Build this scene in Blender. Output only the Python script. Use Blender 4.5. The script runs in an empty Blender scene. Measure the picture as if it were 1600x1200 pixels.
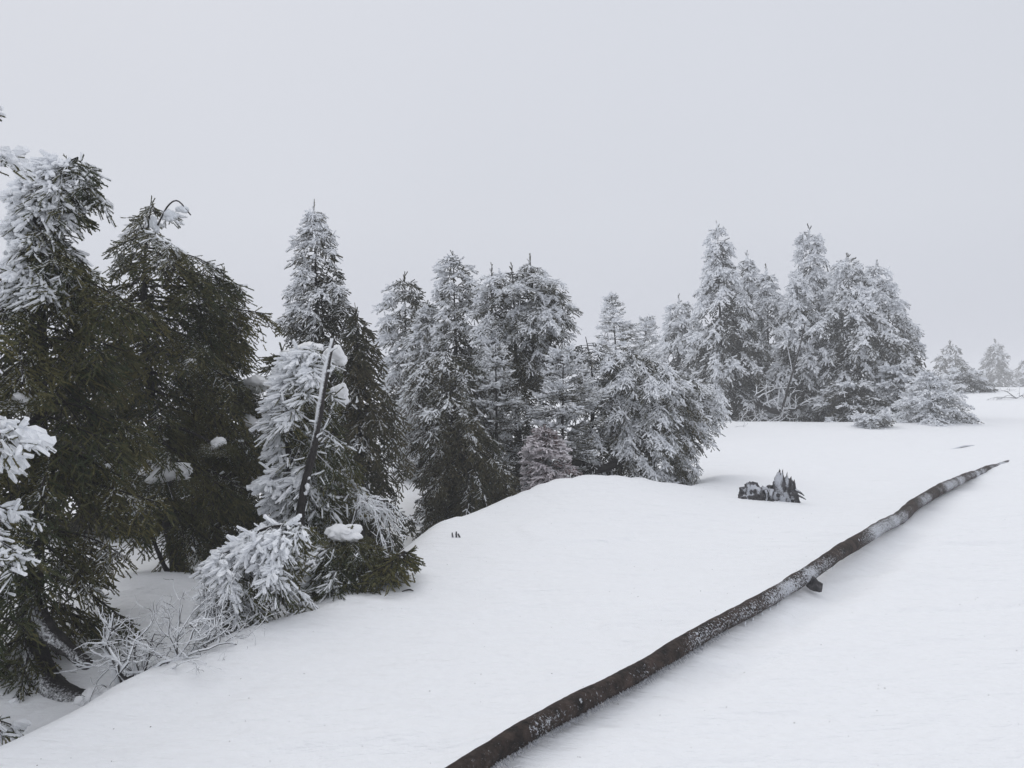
import bpy, math, zlib
import numpy as np

rng = np.random.default_rng(11)
scene = bpy.context.scene
col = scene.collection

# ------------------------------------------------------------------ camera
F_PX = 1200.0            # focal length in 1600-wide photo pixels
EYE = 1.6
cam_data = bpy.data.cameras.new('camera')
cam_data.sensor_width = 36.0
cam_data.lens = 36.0 * F_PX / 1600.0
cam_data.clip_end = 2000.0
cam = bpy.data.objects.new('camera', cam_data)
cam.location = (0, 0, EYE)
cam.rotation_euler = (math.radians(90), 0, 0)
col.objects.link(cam)
scene.camera = cam

# ------------------------------------------------------------------ sky, sun, exposure
SUN_EL, SUN_AZ = math.radians(52), math.radians(-35)     # high, ahead and to the left, behind thick cloud
world = bpy.data.worlds.new('World')
scene.world = world
world.use_nodes = True
wt = world.node_tree
wt.nodes.clear()
w_out = wt.nodes.new('ShaderNodeOutputWorld')
w_bg = wt.nodes.new('ShaderNodeBackground')
w_bg.inputs['Strength'].default_value = 0.1
w_sky = wt.nodes.new('ShaderNodeTexSky')
w_sky.sky_type = 'NISHITA'
w_sky.sun_disc = False
w_sky.sun_elevation = SUN_EL
w_sky.sun_rotation = SUN_AZ
w_sky.dust_density = 6.0
w_tc = wt.nodes.new('ShaderNodeTexCoord')
w_sep = wt.nodes.new('ShaderNodeSeparateXYZ')
w_map = wt.nodes.new('ShaderNodeMapRange')
w_map.inputs['From Min'].default_value = 0.0
w_map.inputs['From Max'].default_value = 1.0
w_map.inputs['To Min'].default_value = 0.0
w_map.inputs['To Max'].default_value = 1.0
w_ramp = wt.nodes.new('ShaderNodeValToRGB')               # overcast deck: a little brighter towards the zenith
w_ramp.color_ramp.elements[0].position = 0.0
w_ramp.color_ramp.elements[0].color = (0.555, 0.575, 0.648, 1)
w_ramp.color_ramp.elements[1].position = 1.0
w_ramp.color_ramp.elements[1].color = (0.870, 0.890, 0.935, 1)
e = w_ramp.color_ramp.elements.new(0.2)
e.color = (0.628, 0.650, 0.708, 1)
e = w_ramp.color_ramp.elements.new(0.5)
e.color = (0.634, 0.656, 0.714, 1)
w_noise = wt.nodes.new('ShaderNodeTexNoise')
w_noise.inputs['Scale'].default_value = 1.3
w_noise.inputs['Detail'].default_value = 2.0
w_nm = wt.nodes.new('ShaderNodeMapRange')
w_nm.inputs['To Min'].default_value = 9.7
w_nm.inputs['To Max'].default_value = 11.0
w_mul = wt.nodes.new('ShaderNodeVectorMath'); w_mul.operation = 'SCALE'
w_mix = wt.nodes.new('ShaderNodeMix'); w_mix.data_type = 'RGBA'
w_mix.inputs['Factor'].default_value = 0.04
L = wt.links
L.new(w_tc.outputs['Generated'], w_sep.inputs[0])
L.new(w_sep.outputs['Z'], w_map.inputs['Value'])
L.new(w_map.outputs[0], w_ramp.inputs[0])
L.new(w_tc.outputs['Generated'], w_noise.inputs['Vector'])
L.new(w_noise.outputs['Fac'], w_nm.inputs['Value'])
L.new(w_ramp.outputs[0], w_mul.inputs[0])
L.new(w_nm.outputs[0], w_mul.inputs['Scale'])
L.new(w_mul.outputs[0], w_mix.inputs[6])
L.new(w_sky.outputs[0], w_mix.inputs[7])
L.new(w_mix.outputs[2], w_bg.inputs['Color'])
L.new(w_bg.outputs[0], w_out.inputs['Surface'])

sun_data = bpy.data.lights.new('sun', 'SUN')
sun_data.energy = 0.65
sun_data.angle = math.radians(50)
sun_data.color = (1.0, 0.985, 0.96)
sun = bpy.data.objects.new('sun', sun_data)
sd = np.array([math.sin(SUN_AZ) * math.cos(SUN_EL), math.cos(SUN_AZ) * math.cos(SUN_EL), math.sin(SUN_EL)])
import mathutils
sun.rotation_euler = mathutils.Vector(sd).to_track_quat('Z', 'Y').to_euler()
sun.location = (0, 0, 30)
col.objects.link(sun)

vs = scene.view_settings
vs.view_transform = 'Standard'
vs.look = 'None'
vs.exposure = 0.04
vs.gamma = 1.0
vs.use_curve_mapping = False
scene.render.engine = 'CYCLES'
cy = scene.cycles
cy.max_bounces = 8
cy.diffuse_bounces = 5
cy.glossy_bounces = 2
cy.transmission_bounces = 2
cy.volume_bounces = 1
cy.transparent_max_bounces = 4
cy.use_denoising = True
try:
    cy.denoiser = 'OPENIMAGEDENOISE'
except Exception:
    pass

# ------------------------------------------------------------------ helpers
def P(x, y, Y):
    """a photo pixel (1600 x 1200) seen at depth Y metres -> a place in the world"""
    return np.array([(x - 800.0) / F_PX * Y, Y, EYE - (y - 600.0) / F_PX * Y])

def wobble(p, sc, seed=0.0):
    """cheap smooth 3-D noise, about -1..1"""
    x, y, z = p[..., 0] * sc, p[..., 1] * sc, p[..., 2] * sc
    return (np.sin(1.7 * x + 2.3 * y + seed) * np.cos(1.9 * z - 1.1 * x + 2 * seed)
            + np.sin(2.9 * y - 1.3 * z + 3.1 * seed + 1.7 * np.sin(1.3 * x)) * 0.7
            + np.sin(4.1 * x + 3.7 * z + 5 * seed) * np.cos(3.3 * y + seed) * 0.5) / 1.7

def sstep(a, b, x):
    t = np.clip((x - a) / (b - a), 0, 1)
    return t * t * (3 - 2 * t)

def unit(v):
    return v / np.maximum(np.linalg.norm(v, axis=-1, keepdims=True), 1e-9)

def catmull(pts, n):
    pts = np.asarray(pts, float)
    if len(pts) == 2:
        t = np.linspace(0, 1, n)[:, None]
        return pts[0] * (1 - t) + pts[1] * t
    ext = np.vstack([2 * pts[0] - pts[1], pts, 2 * pts[-1] - pts[-2]])
    u = np.linspace(0, len(pts) - 1 - 1e-9, n)
    i = u.astype(int)
    t = (u - i)[:, None]
    p0, p1, p2, p3 = ext[i], ext[i + 1], ext[i + 2], ext[i + 3]
    return 0.5 * (2 * p1 + (p2 - p0) * t + (2 * p0 - 5 * p1 + 4 * p2 - p3) * t ** 2 + (3 * p1 - p0 - 3 * p2 + p3) * t ** 3)

class Acc:
    """collects vertices, triangles and vertex attributes of one mesh"""
    def __init__(self):
        self.V, self.F, self.A, self.B, self.n = [], [], [], [], 0
    def add(self, V, F, a=0.0, b=0.5):
        V = np.asarray(V, float).reshape(-1, 3)
        F = np.asarray(F, np.int64).reshape(-1, 3)
        self.V.append(V); self.F.append(F + self.n)
        self.A.append(np.broadcast_to(np.asarray(a, float), (len(V),)))
        self.B.append(np.broadcast_to(np.asarray(b, float), (len(V),)))
        self.n += len(V)
    def mesh(self, name, mat, smooth=True):
        V = np.concatenate(self.V); F = np.concatenate(self.F)
        me = bpy.data.meshes.new(name)
        me.vertices.add(len(V)); me.vertices.foreach_set('co', V.astype(np.float32).ravel())
        me.loops.add(F.size); me.loops.foreach_set('vertex_index', F.astype(np.int32).ravel())
        me.polygons.add(len(F)); me.polygons.foreach_set('loop_start', (np.arange(len(F)) * 3).astype(np.int32))
        me.polygons.foreach_set('use_smooth', np.full(len(F), smooth))
        me.update(calc_edges=True)
        for nm, arr in (('frost', self.A), ('tint', self.B)):
            at = me.attributes.new(nm, 'FLOAT', 'POINT')
            at.data.foreach_set('value', np.concatenate(arr).astype(np.float32))
        me.materials.append(mat)
        return me

TRIS = {}
def link(name, acc, mat, parent=None, smooth=True, kind=None, origin=None):
    me = acc.mesh(name, mat, smooth)
    o = bpy.data.objects.new(name, me)
    col.objects.link(o)
    if parent is not None:
        o.parent = parent
        o.location = -np.array(parent.location)
    if kind:
        o['kind'] = kind
    TRIS[o.name] = len(me.polygons)
    return o

def thing(name, label, cat, loc, group=None):
    o = bpy.data.objects.new(name, None)
    o.empty_display_size = 0.2
    o.location = loc
    o['label'] = label
    o['category'] = cat
    if group:
        o['group'] = group
    col.objects.link(o)
    return o

def tag(o, label, cat, group=None):
    o['label'] = label
    o['category'] = cat
    if group:
        o['group'] = group
    return o

WIND = unit(np.array([-0.72, -0.42, 0.62]))               # rime grew towards the wind
UP = np.array([0, 0, 1.0])

def tube(acc, path, rad, sides=8, fr=0.0, fk=0.45, tint=0.5, rough=0.0, caps=True, fdir=None):
    """a tapering tube along a path; the frost attribute is higher on its windward, upper side"""
    path = np.asarray(path, float); n = len(path)
    rad = np.broadcast_to(np.asarray(rad, float), (n,))
    T = unit(np.gradient(path, axis=0))
    ref = np.where(np.abs(T[:, 2:3]) > 0.9, np.array([[1.0, 0, 0]]), np.array([[0, 0, 1.0]]))
    B = unit(np.cross(T, ref)); C = np.cross(B, T)
    th = np.arange(sides) / sides * 2 * np.pi
    R = B[:, None, :] * np.cos(th)[None, :, None] + C[:, None, :] * np.sin(th)[None, :, None]
    rr = rad[:, None] * np.ones((1, sides))
    if rough:
        q = path[:, None, :] + R * rad[:, None, None]
        rr = rr * (1 + rough * wobble(q, 0.35 / max(rad.max(), 0.01), 1.3) + rough * 0.6 * (rng.random(rr.shape) - 0.5))
    V = path[:, None, :] + R * rr[..., None]
    i, j = np.meshgrid(np.arange(n - 1), np.arange(sides), indexing='ij')
    a = i * sides + j; b = i * sides + (j + 1) % sides; c = a + sides; d = b + sides
    Fc = np.concatenate([np.stack([a, b, d], -1).reshape(-1, 3), np.stack([a, d, c], -1).reshape(-1, 3)])
    fa = (np.broadcast_to(np.asarray(fr, float), (n,))[:, None] + fk * (R @ (WIND if fdir is None else fdir))).ravel()
    Vf = V.reshape(-1, 3)
    if caps:
        Vf = np.vstack([Vf, path[0], path[-1]])
        fa = np.append(fa, [fa[0], fa[-1]])
        k0, k1 = n * sides, n * sides + 1
        jj = np.arange(sides); jn = (jj + 1) % sides
        Fc = np.vstack([Fc, np.stack([np.full(sides, k0), jn, jj], -1), np.stack([np.full(sides, k1), (n - 1) * sides + jj, (n - 1) * sides + jn], -1)])
    acc.add(Vf, Fc, fa, tint)

def tubes3(acc, P0, P1, P2, r0, r1, fr=0.0, tint=0.3, segs=2):
    """many thin three-sided twigs at once, each of two segments"""
    N = len(P0)
    if N == 0:
        return
    D = unit(P2 - P0)
    ref = unit(np.cross(D, np.array([0.13, 0.31, 0.94])))
    C = np.cross(ref, D)
    Vs, fa = [], []
    for p, r in ((P0, r0), (P1, (r0 + r1) / 2), (P2, r1)) if segs == 2 else ((P0, r0), (P2, r1)):
        for k in range(3):
            th = k / 3 * 2 * np.pi + 0.5
            R = ref * math.cos(th) + C * math.sin(th)
            Vs.append(p + R * np.asarray(r)[:, None])
            fa.append(fr + 0.45 * (R @ WIND))
    V = np.stack(Vs, 1); fa = np.stack(fa, 1)
    f = []
    for s in range(segs):
        for k in range(3):
            a, b = s * 3 + k, s * 3 + (k + 1) % 3
            f += [[a, b, b + 3], [a, b + 3, a + 3]]
    F_ = np.array(f)[None] + (np.arange(N) * 3 * (segs + 1))[:, None, None]
    acc.add(V.reshape(-1, 3), F_.reshape(-1, 3), fa.ravel(), tint)

def frames(A):
    ref = unit(np.cross(A, unit(rng.normal(size=A.shape))))
    return ref, np.cross(A, ref)

def spindles(acc, Pp, A, Ln, R, fr, tint, sides=4, rings=((0.38, 1.0),), jit=0.3, fk=0.45, blunt=False):
    """uneven, elongated shoots, pointed or blunt"""
    N = len(Pp)
    if N == 0:
        return
    B, C = frames(A)
    axial, ang, rho = ([], [], []) if blunt else ([0.0], [0.0], [0.0])
    if blunt:
        rings = ((0.02, 0.75), (0.93, 0.80))
    for k, (a, r) in enumerate(rings):
        for s in range(sides):
            axial.append(a); ang.append((s + 0.5 * k) / sides * 2 * np.pi); rho.append(r)
    if not blunt:
        axial.append(1.0); ang.append(0.0); rho.append(0.0)
    axial, ang, rho = map(np.array, (axial, ang, rho))
    K = len(axial)
    rad = B[:, None] * np.cos(ang)[None, :, None] + C[:, None] * np.sin(ang)[None, :, None]
    j = 1 + jit * (rng.random((N, K)) * 2 - 1)
    ax = axial[None] + (rng.random((N, K)) - 0.5) * 0.12 * (rho > 0)
    V = Pp[:, None] + A[:, None] * (Ln[:, None] * ax)[..., None] + rad * (R[:, None] * rho[None] * j)[..., None]
    fa = fr[:, None] + fk * (rad @ WIND) * (rho > 0)
    f = []
    nr = len(rings)
    for s in range(sides):
        s1 = (s + 1) % sides
        if blunt:
            f += [[s, s1 + sides, s1], [s, s + sides, s1 + sides]]
            continue
        f.append([0, 1 + s1, 1 + s])
        for k in range(nr - 1):
            a, b = 1 + k * sides + s, 1 + k * sides + s1
            f += [[a, b, b + sides], [a, b + sides, a + sides]]
        f.append([K - 1, 1 + (nr - 1) * sides + s, 1 + (nr - 1) * sides + s1])
    F_ = np.array(f)[None] + (np.arange(N) * K)[:, None, None]
    acc.add(V.reshape(-1, 3), F_.reshape(-1, 3), fa.ravel(), np.repeat(tint, K))

def needles(acc, Pp, A, Ln, R, fr, tint, nn=14, wid=0.0032):
    """shoots as single needles set round the twig"""
    N = len(Pp)
    if N == 0:
        return
    B, C = frames(A)
    i = np.arange(nn)
    ax = (i + 0.5) / nn * 0.92
    ang = i * 2.39996
    ax = ax[None] + (rng.random((N, nn)) - 0.5) * 0.08
    ang = ang[None] + rng.random((N, 1)) * 6.28 + (rng.random((N, nn)) - 0.5) * 0.5
    rad = B[:, None] * np.cos(ang)[..., None] + C[:, None] * np.sin(ang)[..., None]
    tan = -B[:, None] * np.sin(ang)[..., None] + C[:, None] * np.cos(ang)[..., None]
    base = Pp[:, None] + A[:, None] * (Ln[:, None] * ax)[..., None]
    ln = R[:, None] * (0.75 + 0.5 * rng.random((N, nn)))
    tip = base + rad * ln[..., None] + A[:, None] * (ln * 0.9)[..., None]
    side = tan * 0.75 + A[:, None] * 0.66
    V = np.stack([base - side * wid, base + side * wid, tip], 2)
    fa = fr[:, None] + 0.46 * (rad @ WIND)
    fa = np.stack([fa - 0.05, fa - 0.05, fa + 0.1], 2)
    F_ = np.arange(N * nn * 3).reshape(-1, 3)
    acc.add(V.reshape(-1, 3), F_, fa.ravel(), np.repeat(tint, nn * 3))

# ------------------------------------------------------------------ materials
def nodes_of(name):
    m = bpy.data.materials.new(name)
    m.use_nodes = True
    nt = m.node_tree
    b = nt.nodes['Principled BSDF']
    return m, nt, b

def N_(nt, t, **kw):
    n = nt.nodes.new(t)
    for k, v in kw.items():
        if k.startswith('_'):
            setattr(n, k[1:], v)
        else:
            n.inputs[k.replace('__', ' ')].default_value = v
    return n

RIME = (0.88, 0.895, 0.92, 1)

def foliage_mat(name, green, olive, rime=RIME, lo=0.42, hi=0.72, nscale=35.0, nstr=0.5, grain=0.0):
    m, nt, b = nodes_of(name)
    lk = nt.links
    fa = N_(nt, 'ShaderNodeAttribute', _attribute_name='frost')
    ti = N_(nt, 'ShaderNodeAttribute', _attribute_name='tint')
    tc = N_(nt, 'ShaderNodeTexCoord')
    no = N_(nt, 'ShaderNodeTexNoise', Scale=nscale, Detail=3.0)
    lk.new(tc.outputs['Object'], no.inputs['Vector'])
    ad = N_(nt, 'ShaderNodeMath', _operation='MULTIPLY_ADD')
    lk.new(no.outputs['Fac'], ad.inputs[0]); ad.inputs[1].default_value = nstr
    lk.new(fa.outputs['Fac'], ad.inputs[2])
    mr = N_(nt, 'ShaderNodeMapRange', _interpolation_type='SMOOTHSTEP')
    mr.inputs['From Min'].default_value = lo + nstr * 0.5; mr.inputs['From Max'].default_value = hi + nstr * 0.5
    lk.new(ad.outputs[0], mr.inputs['Value'])
    g = N_(nt, 'ShaderNodeMix', _data_type='RGBA')
    g.inputs[6].default_value = green; g.inputs[7].default_value = olive
    lk.new(ti.outputs['Fac'], g.inputs[0])
    mx = N_(nt, 'ShaderNodeMix', _data_type='RGBA')
    lk.new(mr.outputs[0], mx.inputs[0]); lk.new(g.outputs[2], mx.inputs[6]); mx.inputs[7].default_value = rime
    lk.new(mx.outputs[2], b.inputs['Base Color'])
    b.inputs['Roughness'].default_value = 0.7
    b.inputs['Specular IOR Level'].default_value = 0.25
    if grain:
        n4 = N_(nt, 'ShaderNodeTexNoise', Scale=130.0, Detail=3.0)
        lk.new(tc.outputs['Object'], n4.inputs['Vector'])
        bp = N_(nt, 'ShaderNodeBump', Strength=grain, Distance=0.008)
        lk.new(n4.outputs['Fac'], bp.inputs['Height']); lk.new(bp.outputs[0], b.inputs['Normal'])
    return m

M_NEAR = foliage_mat('spruce_needles_rimed', (0.038, 0.050, 0.022, 1), (0.135, 0.120, 0.045, 1), nscale=55, grain=0.5)
M_MID = foliage_mat('spruce_needles_frosted', (0.036, 0.040, 0.024, 1), (0.098, 0.084, 0.046, 1), nscale=22, nstr=0.55)
M_FAR = foliage_mat('spruce_needles_hoar', (0.034, 0.036, 0.027, 1), (0.070, 0.062, 0.042, 1), nscale=9, nstr=0.6)
M_PINK = foliage_mat('rusty_frosted_needles', (0.10, 0.055, 0.05, 1), (0.14, 0.075, 0.068, 1), rime=(0.76, 0.72, 0.74, 1), nscale=30)

def bark_mat(name, dark, light, rime=RIME, lo=0.45, hi=0.62, sc=14.0, nstr=0.6, bump=0.6, stretch=(1, 1, 1), fine=60.0):
    m, nt, b = nodes_of(name)
    lk = nt.links
    tc = N_(nt, 'ShaderNodeTexCoord')
    mp = N_(nt, 'ShaderNodeMapping'); mp.inputs['Scale'].default_value = stretch
    lk.new(tc.outputs['Object'], mp.inputs['Vector'])
    vo = N_(nt, 'ShaderNodeTexVoronoi', Scale=sc * 3.2)
    lk.new(mp.outputs[0], vo.inputs['Vector'])
    n1 = N_(nt, 'ShaderNodeTexNoise', Scale=sc, Detail=6.0, Roughness=0.65)
    n2 = N_(nt, 'ShaderNodeTexNoise', Scale=fine, Detail=7.0, Roughness=0.78)
    lk.new(mp.outputs[0], n1.inputs['Vector']); lk.new(tc.outputs['Object'], n2.inputs['Vector'])
    cr = N_(nt, 'ShaderNodeMix', _data_type='RGBA')
    cr.inputs[6].default_value = dark; cr.inputs[7].default_value = light
    cm = N_(nt, 'ShaderNodeMapRange'); cm.inputs['From Min'].default_value = 0.35; cm.inputs['From Max'].default_value = 0.7
    lk.new(n1.outputs['Fac'], cm.inputs['Value']); lk.new(cm.outputs[0], cr.inputs[0])
    fa = N_(nt, 'ShaderNodeAttribute', _attribute_name='frost')
    ad = N_(nt, 'ShaderNodeMath', _operation='MULTIPLY_ADD')
    lk.new(n2.outputs['Fac'], ad.inputs[0]); ad.inputs[1].default_value = nstr
    lk.new(fa.outputs['Fac'], ad.inputs[2])
    mr = N_(nt, 'ShaderNodeMapRange', _interpolation_type='SMOOTHSTEP')
    mr.inputs['From Min'].default_value = lo + nstr * 0.5; mr.inputs['From Max'].default_value = hi + nstr * 0.5
    lk.new(ad.outputs[0], mr.inputs['Value'])
    mx = N_(nt, 'ShaderNodeMix', _data_type='RGBA')
    lk.new(mr.outputs[0], mx.inputs[0]); lk.new(cr.outputs[2], mx.inputs[6]); mx.inputs[7].default_value = rime
    lk.new(mx.outputs[2], b.inputs['Base Color'])
    b.inputs['Roughness'].default_value = 0.8
    b.inputs['Specular IOR Level'].default_value = 0.25
    hs = N_(nt, 'ShaderNodeMath', _operation='MULTIPLY_ADD')
    lk.new(vo.outputs['Distance'], hs.inputs[0]); hs.inputs[1].default_value = 0.8
    lk.new(n2.outputs['Fac'], hs.inputs[2])
    bp = N_(nt, 'ShaderNodeBump', Strength=bump, Distance=0.012)
    lk.new(hs.outputs[0], bp.inputs['Height']); lk.new(bp.outputs[0], b.inputs['Normal'])
    return m

M_BARK = bark_mat('spruce_bark', (0.012, 0.011, 0.011, 1), (0.045, 0.040, 0.038, 1))
M_TWIG = bark_mat('frosted_twig', (0.016, 0.014, 0.014, 1), (0.05, 0.044, 0.042, 1), sc=30, nstr=0.4, bump=0.3)
M_LOG = bark_mat('log_bark', (0.012, 0.010, 0.009, 1), (0.080, 0.056, 0.046, 1), rime=(0.58, 0.60, 0.64, 1), sc=14, lo=0.50, hi=0.60, nstr=1.9, bump=1.0, fine=70.0)
M_STUMP = bark_mat('weathered_wood', (0.028, 0.027, 0.030, 1), (0.14, 0.135, 0.14, 1), rime=(0.66, 0.68, 0.73, 1), sc=22, nstr=0.7, bump=1.0, fine=70.0)

def snow_mat(name, colr=(0.89, 0.90, 0.92, 1), big=0.85, rough=0.75):
    m, nt, b = nodes_of(name)
    lk = nt.links
    tc = N_(nt, 'ShaderNodeTexCoord')
    mp = N_(nt, 'ShaderNodeMapping')
    mp.inputs['Rotation'].default_value = (0, 0, math.radians(-38)); mp.inputs['Scale'].default_value = (0.6, 1.8, 1.0)
    lk.new(tc.outputs['Object'], mp.inputs['Vector'])
    n1 = N_(nt, 'ShaderNodeTexNoise', Scale=2.6, Detail=5.0, Roughness=0.6)
    n2 = N_(nt, 'ShaderNodeTexNoise', Scale=16.0, Detail=6.0, Roughness=0.7)
    n3 = N_(nt, 'ShaderNodeTexNoise', Scale=140.0, Detail=2.0)
    lk.new(mp.outputs[0], n1.inputs['Vector'])
    lk.new(tc.outputs['Object'], n2.inputs['Vector']); lk.new(tc.outputs['Object'], n3.inputs['Vector'])
    b1 = N_(nt, 'ShaderNodeBump', Strength=big, Distance=0.07)
    b2 = N_(nt, 'ShaderNodeBump', Strength=0.38, Distance=0.02)
    b3 = N_(nt, 'ShaderNodeBump', Strength=0.25, Distance=0.004)
    lk.new(n1.outputs['Fac'], b1.inputs['Height'])
    lk.new(n2.outputs['Fac'], b2.inputs['Height']); lk.new(b1.outputs[0], b2.inputs['Normal'])
    lk.new(n3.outputs['Fac'], b3.inputs['Height']); lk.new(b2.outputs[0], b3.inputs['Normal'])
    lk.new(b3.outputs[0], b.inputs['Normal'])
    cr = N_(nt, 'ShaderNodeMix', _data_type='RGBA')
    cr.inputs[6].default_value = colr
    cr.inputs[7].default_value = (colr[0] * 0.965, colr[1] * 0.965, colr[2] * 0.965, 1)
    cm = N_(nt, 'ShaderNodeMapRange'); cm.inputs['From Min'].default_value = 0.45; cm.inputs['From Max'].default_value = 0.75
    lk.new(n2.outputs['Fac'], cm.inputs['Value']); lk.new(cm.outputs[0], cr.inputs[0])
    lk.new(cr.outputs[2], b.inputs['Base Color'])
    b.inputs['Roughness'].default_value = rough
    b.inputs['Specular IOR Level'].default_value = 0.2
    return m

M_SNOW = snow_mat('wind_packed_snow')
M_CAP = snow_mat('settled_snow', colr=(0.90, 0.905, 0.92, 1), big=0.25)
m_, nt_, b_ = nodes_of('clear_rime_ice')
b_.inputs['Base Color'].default_value = (0.78, 0.81, 0.85, 1)
b_.inputs['Roughness'].default_value = 0.3
M_ICE = m_
m_, nt_, b_ = nodes_of('grey_rime_crust')
b_.inputs['Base Color'].default_value = (0.42, 0.43, 0.46, 1)
b_.inputs['Roughness'].default_value = 0.7
M_CRUST = m_
m_, nt_, b_ = nodes_of('fallen_needle_brown')
b_.inputs['Base Color'].default_value = (0.10, 0.085, 0.07, 1)
b_.inputs['Roughness'].default_value = 0.9
M_LITTER = m_

# ------------------------------------------------------------------ the snow field
# the lip of the drift, behind which the hollow with the trees lies
LIP = np.array([(-4.2, -2.0), (-2.95, 1.2), (-2.55, 2.4), (-2.24, 3.4), (-1.98, 4.1), (-1.68, 4.8), (-1.32, 5.3), (-1.02, 6.2), (-0.86, 7.2),
                (-0.72, 8.3), (-0.02, 9.5), (0.62, 10.1), (1.4, 10.5), (2.5, 11.2), (3.6, 13.0), (4.6, 16.0)])
LIP_D = np.array([0.5, 0.5, 0.5, 0.48, 0.42, 0.34, 0.24, 0.22, 0.25, 0.42, 0.62, 0.62, 0.5, 0.32, 0.1, 0.0])
LOG_PX = [(560, 1305, .080), (736, 1200, .085), (855, 1126, .085), (942, 1079, .085), (1030, 1035, .10), (1114, 984, .135), (1205, 926, .13), (1234, 913, .11), (1300, 874, .14),
          (1360, 835, .14), (1405, 806, .13), (1450, 776, .13), (1480, 757, .13), (1507, 746, .08), (1534, 737, .06), (1562, 726, .05), (1588, 717, 0.0)]
LOG_C = np.array([P(x, y, (EYE - z) * F_PX / (y - 600.0)) for x, y, z in LOG_PX])

def lip_side(x, y):
    """distance to the lip (positive in the hollow) and the depth of the hollow there"""
    best = np.full(x.shape, 1e9); sgn = np.ones(x.shape); dep = np.zeros(x.shape)
    for k in range(len(LIP) - 1):
        a, b = LIP[k], LIP[k + 1]
        d = b - a; l2 = d @ d
        t = np.clip(((x - a[0]) * d[0] + (y - a[1]) * d[1]) / l2, 0, 1)
        qx, qy = a[0] + t * d[0] - x, a[1] + t * d[1] - y
        dist = np.hypot(qx, qy)
        cr = d[0] * (y - a[1]) - d[1] * (x - a[0])
        m = dist < best
        best = np.where(m, dist, best); sgn = np.where(m, np.sign(cr), sgn)
        dep = np.where(m, LIP_D[k] * (1 - t) + LIP_D[k + 1] * t, dep)
    return best * sgn, dep

def gz(x, y):
    x = np.asarray(x, float); y = np.asarray(y, float)
    s, dep = lip_side(x, y)
    z = np.zeros(x.shape)
    # hollow: a fairly sharp brow, then a floor that rises a little again
    z -= dep * sstep(-0.04, 0.75, s) * (1 - 0.45 * sstep(0.9, 3.0, s))
    z += 0.035 * np.exp(-(s / 0.28) ** 2) * np.minimum(dep * 3, 1)
    # the swell in the middle with its brow against the spruces
    z += 0.36 * np.exp(-(((x - 0.9) / 1.5) ** 2 + ((y - 10.3) / 1.5) ** 2)) * (1 - 0.8 * sstep(0.0, 0.8, s))
    z += 0.10 * np.exp(-(((x + 0.2) / 1.2) ** 2 + ((y - 7.4) / 1.6) ** 2))
    # mound in the hollow under the second dark spruce
    z += 0.20 * np.exp(-(((x + 2.75) / 0.8) ** 2 + ((y - 6.2) / 0.7) ** 2))
    # gentle rise further out, then the slope going up on the side of the pole's far end
    z += 0.30 * sstep(13, 27, y) * sstep(1.5, 5, x)
    z -= 0.25 * np.exp(-(((x - 11) / 4.5) ** 2 + ((y - 31) / 2.6) ** 2))
    z += 0.12 * np.exp(-(((x - 13.6) / 2.4) ** 2 + ((y - 23.9) / 1.3) ** 2))
    z += 0.056 * np.clip(y - 26, 0, 19) * sstep(15, 33, x) - 0.25 * sstep(46, 60, y) * sstep(15, 33, x)
    q = np.stack([x, y, 0 * x], -1)
    z += 0.042 * wobble(q, 0.5, 0.4) + 0.013 * wobble(q, 1.5, 2.1) * sstep(40, 10, np.hypot(x, y))
    sc = wobble(np.stack([x * 0.75 + y * 0.35, y * 0.9 - x * 0.3, 0 * x], -1), 0.9, 7.3)
    z += 0.022 * sstep(0.30, 0.36, sc) * sstep(0.9, 0.4, sc) * sstep(22, 12, y)         # low broken crusts
    # wind-carved ripples along the drift
    r = np.stack([0.79 * x - 0.61 * y, (0.61 * x + 0.79 * y) * 0.25, 0 * x], -1)
    z += 0.0065 * wobble(r, 5.0, 0.9) * sstep(14, 5, np.hypot(x, y - 4)) * (0.35 + 0.65 * sstep(-0.2, 0.5, wobble(q, 0.8, 4.0)))
    # snow blown up against the pole on its windward side, a trough scooped out on the lee
    best = np.full(x.shape, 1e9); sg = np.zeros(x.shape); tt = np.zeros(x.shape)
    for k in range(len(LOG_C) - 1):
        a, b = LOG_C[k, :2], LOG_C[k + 1, :2]; d = b - a
        t = np.clip(((x - a[0]) * d[0] + (y - a[1]) * d[1]) / (d @ d), 0, 1)
        dist = np.hypot(a[0] + t * d[0] - x, a[1] + t * d[1] - y)
        m = dist < best
        best = np.where(m, dist, best); sg = np.where(m, np.sign(d[0] * (y - a[1]) - d[1] * (x - a[0])), sg)
        tt = np.where(m, k + t, tt)
    ss = best * sg
    z += 0.055 * np.exp(-((ss - 0.10) / 0.13) ** 2) - 0.045 * np.exp(-((ss + 0.22) / 0.14) ** 2) * sstep(3.0, 5.0, tt) * sstep(12.5, 10, tt)
    z += 0.03 * np.exp(-(best / 0.2) ** 2) * sstep(13.2, 15.5, tt)
    # small drift at the broken root
    z += 0.05 * np.exp(-(((x - 3.4) / 0.6) ** 2 + ((y - 10.1) / 0.4) ** 2))
    return z

def spaced(lo, hi, c, fine, n):
    """coordinates dense around c"""
    k = math.asinh((hi - c) / fine); k0 = math.asinh((lo - c) / fine)
    return c + fine * np.sinh(np.linspace(k0, k, n))

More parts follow.
